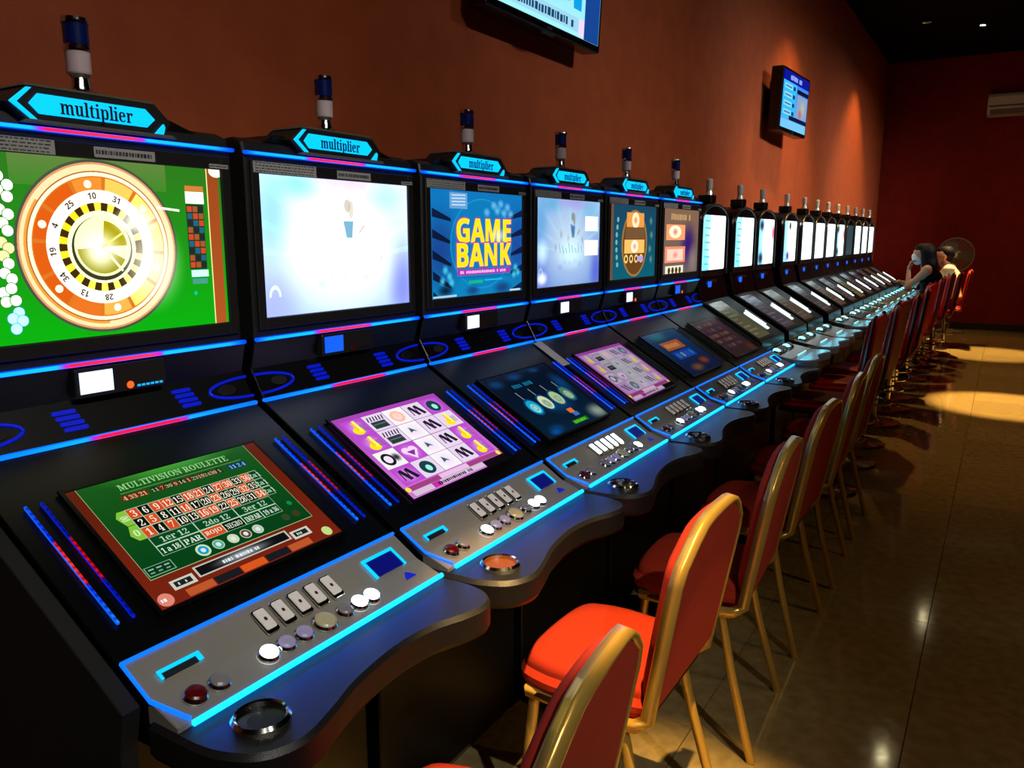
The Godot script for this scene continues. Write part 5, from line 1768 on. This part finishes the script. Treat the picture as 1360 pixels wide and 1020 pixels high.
func make_small_things():
	# air conditioner
	var o := thing("air_conditioner", "white split air conditioner high on the dark red end wall", "air conditioner", Vector3(0.03, 3.18, ENDZ))
	var p := PackedVector2Array([Vector2(0.0, 0.0), Vector2(0.17, 0.02), Vector2(0.205, 0.09), Vector2(0.21, 0.27), Vector2(0.18, 0.31), Vector2(0.0, 0.31)])
	var yz := Transform3D(Basis(Vector3(0, 0, 1), Vector3(0, 1, 0), Vector3(-1, 0, 0)), Vector3(0.46, 0, 0))
	part("housing", prism_mesh(p, 0.92, 0.012, yz), "white_plastic", o)
	part("louvre", prism_mesh(rrect(-0.42, 0.0, 0.42, 0.075, 0.01, 3), 0.008, 0.002, Transform3D(Basis(Vector3(1, 0, 0), Vector3(0, 0.92, 0.39), Vector3(0, -0.39, 0.92)), Vector3(0, 0.022, 0.176))), "grey_plastic", o)
	part("front_seam", prism_mesh(rect(-0.44, 0.125, 0.44, 0.150), 0.004, 0.001, Transform3D(Basis.IDENTITY, Vector3(0, 0, 0.205))), "grey_plastic", o)
	# tape over the joint between two machines
	var pl := slope_xf(-1.430, 1.047, -1.040, 0.810, 0.0008)
	var tp := part("adhesive_tape", prism_mesh(rect(0.606, -0.150, 0.662, -0.008), 0.001, 0.0, pl), "grey_tape", self, Transform3D(Basis.IDENTITY, Vector3(FX, 0, -(0.593 + PITCH * 2.5))))
	tag(tp, "strip of grey tape over the joint between the GAME BANK and pale blue machines", "tape")
	# pedestal fan
	o = thing("pedestal_fan", "round wire-guarded pedestal fan behind the seated people", "fan", Vector3(-0.63, 0, -13.75))
	var st := begin()
	lathe(st, [Vector2(0.22, 0.0), Vector2(0.22, 0.02), Vector2(0.05, 0.05), Vector2(0.0, 0.05)], Transform3D.IDENTITY, 24)
	part("base", fin(st), "grey_plastic", o)
	st = begin()
	lathe(st, [Vector2(0.018, 0.04), Vector2(0.018, 1.10), Vector2(0.0, 1.10)], Transform3D.IDENTITY, 12)
	part("pole", fin(st), "dull_chrome", o)
	var face := Transform3D(Basis(Vector3(0, 1, 0), deg_to_rad(-8)), Vector3(0, 1.16, 0.10))
	st = begin()
	for k in 10:
		var r := 0.05 + 0.021 * k
		var zz := 0.06 * (1.0 - pow(r / 0.25, 2.0))
		tube(st, ring_points(r, zz, face), 0.0022, 5, true)
	for k in 28:
		var a := TAU * k / 28
		tube(st, [face * Vector3(cos(a) * 0.04, sin(a) * 0.04, 0.06), face * Vector3(cos(a) * 0.17, sin(a) * 0.17, 0.032), face * Vector3(cos(a) * 0.25, sin(a) * 0.25, 0.0)], 0.0020, 5)
	for k in 28:
		var a := TAU * k / 28
		tube(st, [face * Vector3(cos(a) * 0.06, sin(a) * 0.06, -0.10), face * Vector3(cos(a) * 0.20, sin(a) * 0.20, -0.07), face * Vector3(cos(a) * 0.25, sin(a) * 0.25, 0.0)], 0.0020, 5)
	tube(st, ring_points(0.25, 0.0, face), 0.009, 8, true)
	part("guard", fin(st), "fan_wire", o)
	st = begin()
	for k in 3:
		var q := PackedVector2Array(curve([Vector2(0.03, -0.02), Vector2(0.14, -0.10), Vector2(0.22, -0.06), Vector2(0.225, 0.05), Vector2(0.12, 0.06), Vector2(0.03, 0.03)], 4, true))
		prism(st, q, 0.004, 0.001, face * Transform3D(Basis(Vector3(0, 0, 1), TAU * k / 3), Vector3(0, 0, -0.03)) * Transform3D(Basis(Vector3(1, 0, 0), 0.3), Vector3.ZERO))
	part("blade_rotor", fin(st), "fan_blade", o)
	st = begin()
	lathe(st, [Vector2(0.0, -0.20), Vector2(0.06, -0.19), Vector2(0.07, -0.08), Vector2(0.03, -0.05), Vector2(0.03, 0.0), Vector2(0.04, 0.062), Vector2(0.0, 0.068)], face * Transform3D(Basis(Vector3(1, 0, 0), PI / 2), Vector3.ZERO), 18)
	part("motor_hub", fin(st), "white_plastic", o)


func ring_points(r: float, z: float, xf: Transform3D) -> Array:
	var out := []
	for k in 32:
		out.append(xf * Vector3(cos(TAU * k / 32) * r, sin(TAU * k / 32) * r, z))
	return out


# ------------------------------------------------------------------ people: smooth-joined tapered capsules, meshed as surface nets

func capsule(p: Vector3, b: Array) -> float:
	var a: Vector3 = b[0]
	var ab: Vector3 = b[1] - a
	var t := clampf((p - a).dot(ab) / maxf(ab.length_squared(), 1e-8), 0, 1)
	var q := p - a - ab * t
	if b.size() > 4:
		q.z *= b[4]          # flatter or wider across the shoulders
	return q.length() - lerpf(b[2], b[3], t)


func body_mesh(bones: Array, cell: float, blend := 0.03) -> ArrayMesh:
	var lo := Vector3.INF
	var hi := -Vector3.INF
	for b in bones:
		var r := maxf(b[2], b[3]) * (1.0 / minf(1.0, b[4]) if b.size() > 4 else 1.0) + 3 * cell
		for e in 2:
			lo = lo.min(b[e] - Vector3.ONE * r)
			hi = hi.max(b[e] + Vector3.ONE * r)
	var n := Vector3i(((hi - lo) / cell).ceil()) + Vector3i.ONE
	var field := PackedFloat32Array()
	field.resize(n.x * n.y * n.z)
	field.fill(10.0)
	for b in bones:
		var r := maxf(b[2], b[3]) * (1.0 / minf(1.0, b[4]) if b.size() > 4 else 1.0) + 2.5 * cell + blend
		var c0 := Vector3i(((b[0].min(b[1]) - Vector3.ONE * r - lo) / cell).floor()).clamp(Vector3i.ZERO, n - Vector3i.ONE)
		var c1 := Vector3i(((b[0].max(b[1]) + Vector3.ONE * r - lo) / cell).ceil()).clamp(Vector3i.ZERO, n - Vector3i.ONE)
		for z in range(c0.z, c1.z + 1):
			for y in range(c0.y, c1.y + 1):
				for x in range(c0.x, c1.x + 1):
					var i := x + n.x * (y + n.y * z)
					var d := capsule(lo + Vector3(x, y, z) * cell, b)
					var f := field[i]
					if f > 5.0:
						field[i] = d
					else:
						var h := maxf(blend - absf(d - f), 0.0) / blend
						field[i] = minf(d, f) - h * h * blend * 0.25
	var vert := {}
	var pos := PackedVector3Array()
	var nor := PackedVector3Array()
	var step := [1, n.x, n.x * n.y]
	var corner := []
	for k in 8:
		corner.append((k & 1) + n.x * ((k >> 1) & 1) + n.x * n.y * (k >> 2))
	for z in n.z - 1:
		for y in n.y - 1:
			for x in n.x - 1:
				var i := x + n.x * (y + n.y * z)
				var mask := 0
				for k in 8:
					if field[i + corner[k]] < 0.0:
						mask |= 1 << k
				if mask == 0 or mask == 255:
					continue
				var sum := Vector3.ZERO
				var cnt := 0
				for k in 8:
					for ax in 3:
						if k & (1 << ax):
							continue
						var l: int = k | (1 << ax)
						var fa := field[i + corner[k]]
						var fb := field[i + corner[l]]
						if (fa < 0.0) != (fb < 0.0):
							var p := Vector3(k & 1, (k >> 1) & 1, k >> 2)
							p[ax] += fa / (fa - fb)
							sum += p
							cnt += 1
				vert[i] = pos.size()
				pos.append(lo + (Vector3(x, y, z) + sum / cnt) * cell)
				var g := Vector3.ZERO
				for k in 8:
					var f := field[i + corner[k]]
					g += Vector3(f if k & 1 else -f, f if k & 2 else -f, f if k & 4 else -f)
				nor.append(g.normalized())
	var st := begin()
	for i in vert:
		for ax in 3:
			var a: int = step[(ax + 1) % 3]
			var b: int = step[(ax + 2) % 3]
			# the edge that starts at this cell's low corner and runs along ax
			if not (vert.has(i - a) and vert.has(i - b) and vert.has(i - a - b)):
				continue
			if (field[i] < 0.0) == (field[i + step[ax]] < 0.0):
				continue
			var q := [vert[i], vert[i - a], vert[i - a - b], vert[i - b]]
			quad_n(st, pos[q[0]], pos[q[1]], pos[q[2]], pos[q[3]], nor[q[0]], nor[q[1]], nor[q[2]], nor[q[3]])
	return st.commit()


# A hand: palm, four bent fingers and a thumb. wrist, the way the fingers point, and the way the palm faces.
func hand_bones(w: Vector3, along: Vector3, palm: Vector3, curl: float) -> Array:
	var side := along.cross(palm).normalized()
	var out := [[w, w + along * 0.03, 0.024, 0.026], [w + along * 0.03 - side * 0.018, w + along * 0.085 - side * 0.028, 0.017, 0.014], [w + along * 0.03 + side * 0.018, w + along * 0.085 + side * 0.028, 0.017, 0.014], [w + along * 0.03, w + along * 0.088, 0.017, 0.014]]
	for k in 4:
		var f := -1.5 + k
		var len: float = [0.062, 0.074, 0.078, 0.070][k]
		var a := w + along * 0.085 + side * f * 0.020
		var d1 := (along * cos(curl) + palm * sin(curl)).normalized()
		var d2 := (along * cos(curl * 2.1) + palm * sin(curl * 2.1)).normalized()
		out.append([a, a + d1 * len * 0.55, 0.0092, 0.0085])
		out.append([a + d1 * len * 0.55, a + d1 * len * 0.55 + d2 * len * 0.5, 0.0085, 0.0072])
	var t := w + along * 0.03 + side * 0.026
	out.append([t, t + (side * 0.75 + along * 0.6 + palm * 0.3).normalized() * 0.04, 0.013, 0.011])
	out.append([t + (side * 0.75 + along * 0.6 + palm * 0.3).normalized() * 0.04, t + (side * 0.75 + along * 0.6 + palm * 0.3).normalized() * 0.04 + (side * 0.3 + along * 0.9 + palm * 0.4).normalized() * 0.032, 0.0105, 0.008])
	return out


func append_mesh(st: SurfaceTool, m: ArrayMesh):
	st.append_from(m, 0, Transform3D.IDENTITY)


# Facing -x, sitting; origin on the floor under the seat. z is to the sitter's left.
func head_bones(c: Vector3, turn: float) -> Array:
	# c = middle of the skull; face towards -x turned about y
	var b := Basis(Vector3(0, 1, 0), turn)
	var f := b * Vector3(-1, 0, 0)
	var s := b * Vector3(0, 0, 1)
	var u := Vector3(0, 1, 0)
	return [
		[c - f * 0.025 + u * 0.01, c + f * 0.018 + u * 0.012, 0.088, 0.084],
		[c + f * 0.035 - u * 0.03, c + f * 0.040 - u * 0.085, 0.066, 0.040],
		[c + f * 0.065 - u * 0.095, c + f * 0.060 - u * 0.10, 0.026, 0.026],
		[c + f * 0.094 - u * 0.010, c + f * 0.112 - u * 0.042, 0.011, 0.016],
		[c + f * 0.090 - u * 0.075, c + f * 0.092 - u * 0.078, 0.020, 0.018],
		[c + s * 0.080 - u * 0.015, c + s * 0.084 - u * 0.050, 0.014, 0.010],
		[c - s * 0.080 - u * 0.015, c - s * 0.084 - u * 0.050, 0.014, 0.010],
		[c + f * 0.082 + u * 0.022 + s * 0.03, c + f * 0.082 + u * 0.022 - s * 0.03, 0.014, 0.014],
	]


func make_people():
	# woman in black: left elbow on the armrest, hand at her chin
	var seat := Vector3(-0.69, 0.0, -11.03)
	var o := thing("person", "person with long black hair, black top and white mask, chin on hand", "person", seat)
	var hip := Vector3(0.03, 0.62, 0)
	var chest := Vector3(-0.06, 0.92, 0)
	var neck := Vector3(-0.12, 1.075, 0)
	var skull := Vector3(-0.165, 1.225, 0)
	var sh_l := Vector3(-0.095, 1.035, 0.165)
	var sh_r := Vector3(-0.095, 1.035, -0.165)
	var el_l := Vector3(-0.285, 0.815, 0.17)
	var wr_l := Vector3(-0.300, 1.03, 0.075)
	var el_r := Vector3(-0.27, 0.815, -0.18)
	var wr_r := Vector3(-0.42, 0.87, -0.10)
	var skin := [
		[hip, Vector3(-0.03, 0.78, 0), 0.125, 0.105, 0.78], [Vector3(-0.03, 0.78, 0), chest, 0.105, 0.115, 0.76], [chest, Vector3(-0.10, 1.02, 0), 0.11, 0.075, 0.62],
		[Vector3(-0.11, 1.03, 0), skull - Vector3(-0.01, 0.06, 0), 0.052, 0.050],
		[sh_l, el_l, 0.046, 0.036], [el_l, wr_l, 0.037, 0.025], [sh_r, el_r, 0.046, 0.036], [el_r, wr_r, 0.037, 0.025],
		[Vector3(-0.10, 1.03, 0.10), sh_l, 0.05, 0.048], [Vector3(-0.10, 1.03, -0.10), sh_r, 0.05, 0.048],
		[hip + Vector3(0, -0.01, 0.09), Vector3(-0.38, 0.60, 0.11), 0.085, 0.062], [hip + Vector3(0, -0.01, -0.09), Vector3(-0.38, 0.60, -0.11), 0.085, 0.062],
		[Vector3(-0.38, 0.60, 0.11), Vector3(-0.32, 0.24, 0.10), 0.056, 0.040], [Vector3(-0.38, 0.60, -0.11), Vector3(-0.32, 0.24, -0.10), 0.056, 0.040],
		[Vector3(-0.32, 0.24, 0.10), Vector3(-0.42, 0.205, 0.11), 0.038, 0.028], [Vector3(-0.32, 0.24, -0.10), Vector3(-0.42, 0.205, -0.11), 0.038, 0.028],
	]
	var st := begin()
	append_mesh(st, body_mesh(skin, 0.013, 0.035))
	append_mesh(st, body_mesh(head_bones(skull, 0.12), 0.005, 0.03))
	append_mesh(st, body_mesh(hand_bones(wr_l, Vector3(0.12, 0.95, -0.28).normalized(), Vector3(0.97, -0.2, -0.1).normalized(), 0.75), 0.0035, 0.006))
	append_mesh(st, body_mesh(hand_bones(wr_r, Vector3(-0.9, -0.35, 0.2).normalized(), Vector3(-0.2, -0.97, 0).normalized(), 0.4), 0.0035, 0.006))
	part("body", fin(st), "skin_pale", o)
	var top := [
		[hip + Vector3(0.005, 0, 0), Vector3(-0.03, 0.78, 0), 0.134, 0.116, 0.78], [Vector3(-0.03, 0.78, 0), chest, 0.116, 0.126, 0.76], [chest, Vector3(-0.10, 1.00, 0), 0.120, 0.082, 0.62],
		[Vector3(-0.09, 1.01, 0.05), Vector3(-0.092, 1.035, 0.125), 0.06, 0.054], [Vector3(-0.09, 1.01, -0.05), Vector3(-0.092, 1.035, -0.125), 0.06, 0.054],
	]
	part("sleeveless_top", body_mesh(top, 0.012, 0.03), "black_cloth", o)
	var legs := []
	for s in [1, -1]:
		legs.append([hip + Vector3(0.0, -0.01, 0.09 * s), Vector3(-0.385, 0.60, 0.11 * s), 0.094, 0.070])
		legs.append([Vector3(-0.385, 0.60, 0.11 * s), Vector3(-0.32, 0.28, 0.10 * s), 0.068, 0.054])
	part("trousers", body_mesh(legs, 0.012, 0.03), "dark_trousers", o)
	var hb := Basis(Vector3(0, 1, 0), 0.12)
	var hair := [
		[skull + Vector3(0.035, 0.035, 0), skull + Vector3(-0.012, 0.045, 0), 0.093, 0.080], [skull + Vector3(0.05, 0.0, 0), skull + Vector3(0.085, -0.14, 0), 0.095, 0.085, 0.85],
		[skull + Vector3(0.085, -0.14, 0), skull + Vector3(0.12, -0.36, 0), 0.085, 0.06, 0.7], [skull + Vector3(0.12, -0.36, 0), skull + Vector3(0.15, -0.50, 0), 0.06, 0.025, 0.7],
		[skull + Vector3(0.02, 0.02, 0.068), skull + Vector3(0.055, -0.15, 0.085), 0.036, 0.032], [skull + Vector3(0.02, 0.02, -0.068), skull + Vector3(0.055, -0.15, -0.085), 0.036, 0.032],
		[skull + Vector3(-0.05, 0.062, 0.03), skull + Vector3(-0.05, 0.062, -0.03), 0.038, 0.038],
	]
	part("hair", body_mesh(hair, 0.007, 0.03), "black_hair", o)
	var f := hb * Vector3(-1, 0, 0)
	var mask := [[skull + f * 0.052 - Vector3(0, 0.035, 0), skull + f * 0.056 - Vector3(0, 0.088, 0), 0.066, 0.052], [skull + f * 0.098 - Vector3(0, 0.040, 0), skull + f * 0.090 - Vector3(0, 0.085, 0), 0.026, 0.024]]
	part("face_mask", body_mesh(mask, 0.005, 0.02), "white_mask", o)

	# person in white beyond her
	seat = Vector3(-0.60, 0, -11.95)
	o = thing("person", "person with short dark hair in a white shirt, half hidden behind the person in black", "person", seat)
	hip = Vector3(0.03, 0.62, 0)
	chest = Vector3(0.0, 0.90, 0)
	skull = Vector3(-0.085, 1.19, 0)
	sh_l = Vector3(0.0, 1.005, 0.185)
	sh_r = Vector3(0.0, 1.005, -0.185)
	skin = [
		[hip, Vector3(0.01, 0.76, 0), 0.13, 0.12, 0.78], [Vector3(0.01, 0.76, 0), chest, 0.12, 0.125, 0.72], [chest, Vector3(-0.01, 0.99, 0), 0.115, 0.075, 0.6],
		[Vector3(-0.02, 1.0, 0), skull - Vector3(-0.015, 0.06, 0), 0.058, 0.055],
		[Vector3(-0.01, 1.0, 0.10), sh_l, 0.055, 0.052], [Vector3(-0.01, 1.0, -0.10), sh_r, 0.055, 0.052],
		[sh_l, Vector3(-0.05, 0.75, 0.22), 0.05, 0.04], [Vector3(-0.05, 0.75, 0.22), Vector3(-0.26, 0.69, 0.14), 0.04, 0.028],
		[sh_r, Vector3(-0.05, 0.75, -0.22), 0.05, 0.04], [Vector3(-0.05, 0.75, -0.22), Vector3(-0.26, 0.69, -0.14), 0.04, 0.028],
		[hip + Vector3(0, -0.01, 0.09), Vector3(-0.39, 0.60, 0.12), 0.088, 0.064], [hip + Vector3(0, -0.01, -0.09), Vector3(-0.39, 0.60, -0.12), 0.088, 0.064],
		[Vector3(-0.39, 0.60, 0.12), Vector3(-0.33, 0.24, 0.11), 0.058, 0.042], [Vector3(-0.39, 0.60, -0.12), Vector3(-0.33, 0.24, -0.11), 0.058, 0.042],
		[Vector3(-0.33, 0.24, 0.11), Vector3(-0.44, 0.205, 0.12), 0.04, 0.03], [Vector3(-0.33, 0.24, -0.11), Vector3(-0.44, 0.205, -0.12), 0.04, 0.03],
	]
	st = begin()
	append_mesh(st, body_mesh(skin, 0.013, 0.035))
	append_mesh(st, body_mesh(head_bones(skull, 0.2), 0.005, 0.03))
	for s in [1.0, -1.0]:
		append_mesh(st, body_mesh(hand_bones(Vector3(-0.26, 0.69, 0.14 * s), Vector3(-0.95, -0.15, -0.15 * s).normalized(), Vector3(-0.15, -0.98, 0).normalized(), 0.45), 0.0035, 0.006))
	part("body", fin(st), "skin", o)
	var shirt := [
		[hip + Vector3(0, 0.02, 0), Vector3(0.01, 0.76, 0), 0.142, 0.132, 0.78], [Vector3(0.01, 0.76, 0), chest, 0.132, 0.136, 0.72], [chest, Vector3(-0.01, 0.985, 0), 0.125, 0.086, 0.6],
		[Vector3(-0.01, 1.0, 0.09), sh_l, 0.064, 0.062], [Vector3(-0.01, 1.0, -0.09), sh_r, 0.064, 0.062],
		[sh_l, Vector3(-0.03, 0.84, 0.21), 0.062, 0.058], [sh_r, Vector3(-0.03, 0.84, -0.21), 0.062, 0.058],
	]
	part("white_shirt", body_mesh(shirt, 0.012, 0.03), "white_cloth", o)
	legs = []
	for s in [1, -1]:
		legs.append([hip + Vector3(0.0, -0.01, 0.09 * s), Vector3(-0.395, 0.60, 0.12 * s), 0.097, 0.072])
		legs.append([Vector3(-0.395, 0.60, 0.12 * s), Vector3(-0.33, 0.28, 0.11 * s), 0.070, 0.056])
	part("trousers", body_mesh(legs, 0.012, 0.03), "dark_trousers", o)
	hair = [[skull + Vector3(0.035, 0.03, 0), skull + Vector3(-0.015, 0.048, 0), 0.092, 0.078], [skull + Vector3(0.055, -0.01, 0), skull + Vector3(0.055, -0.06, 0), 0.07, 0.05], [skull + Vector3(-0.055, 0.066, 0.03), skull + Vector3(-0.055, 0.066, -0.03), 0.036, 0.036]]
	part("hair", body_mesh(hair, 0.007, 0.03), "black_hair", o)
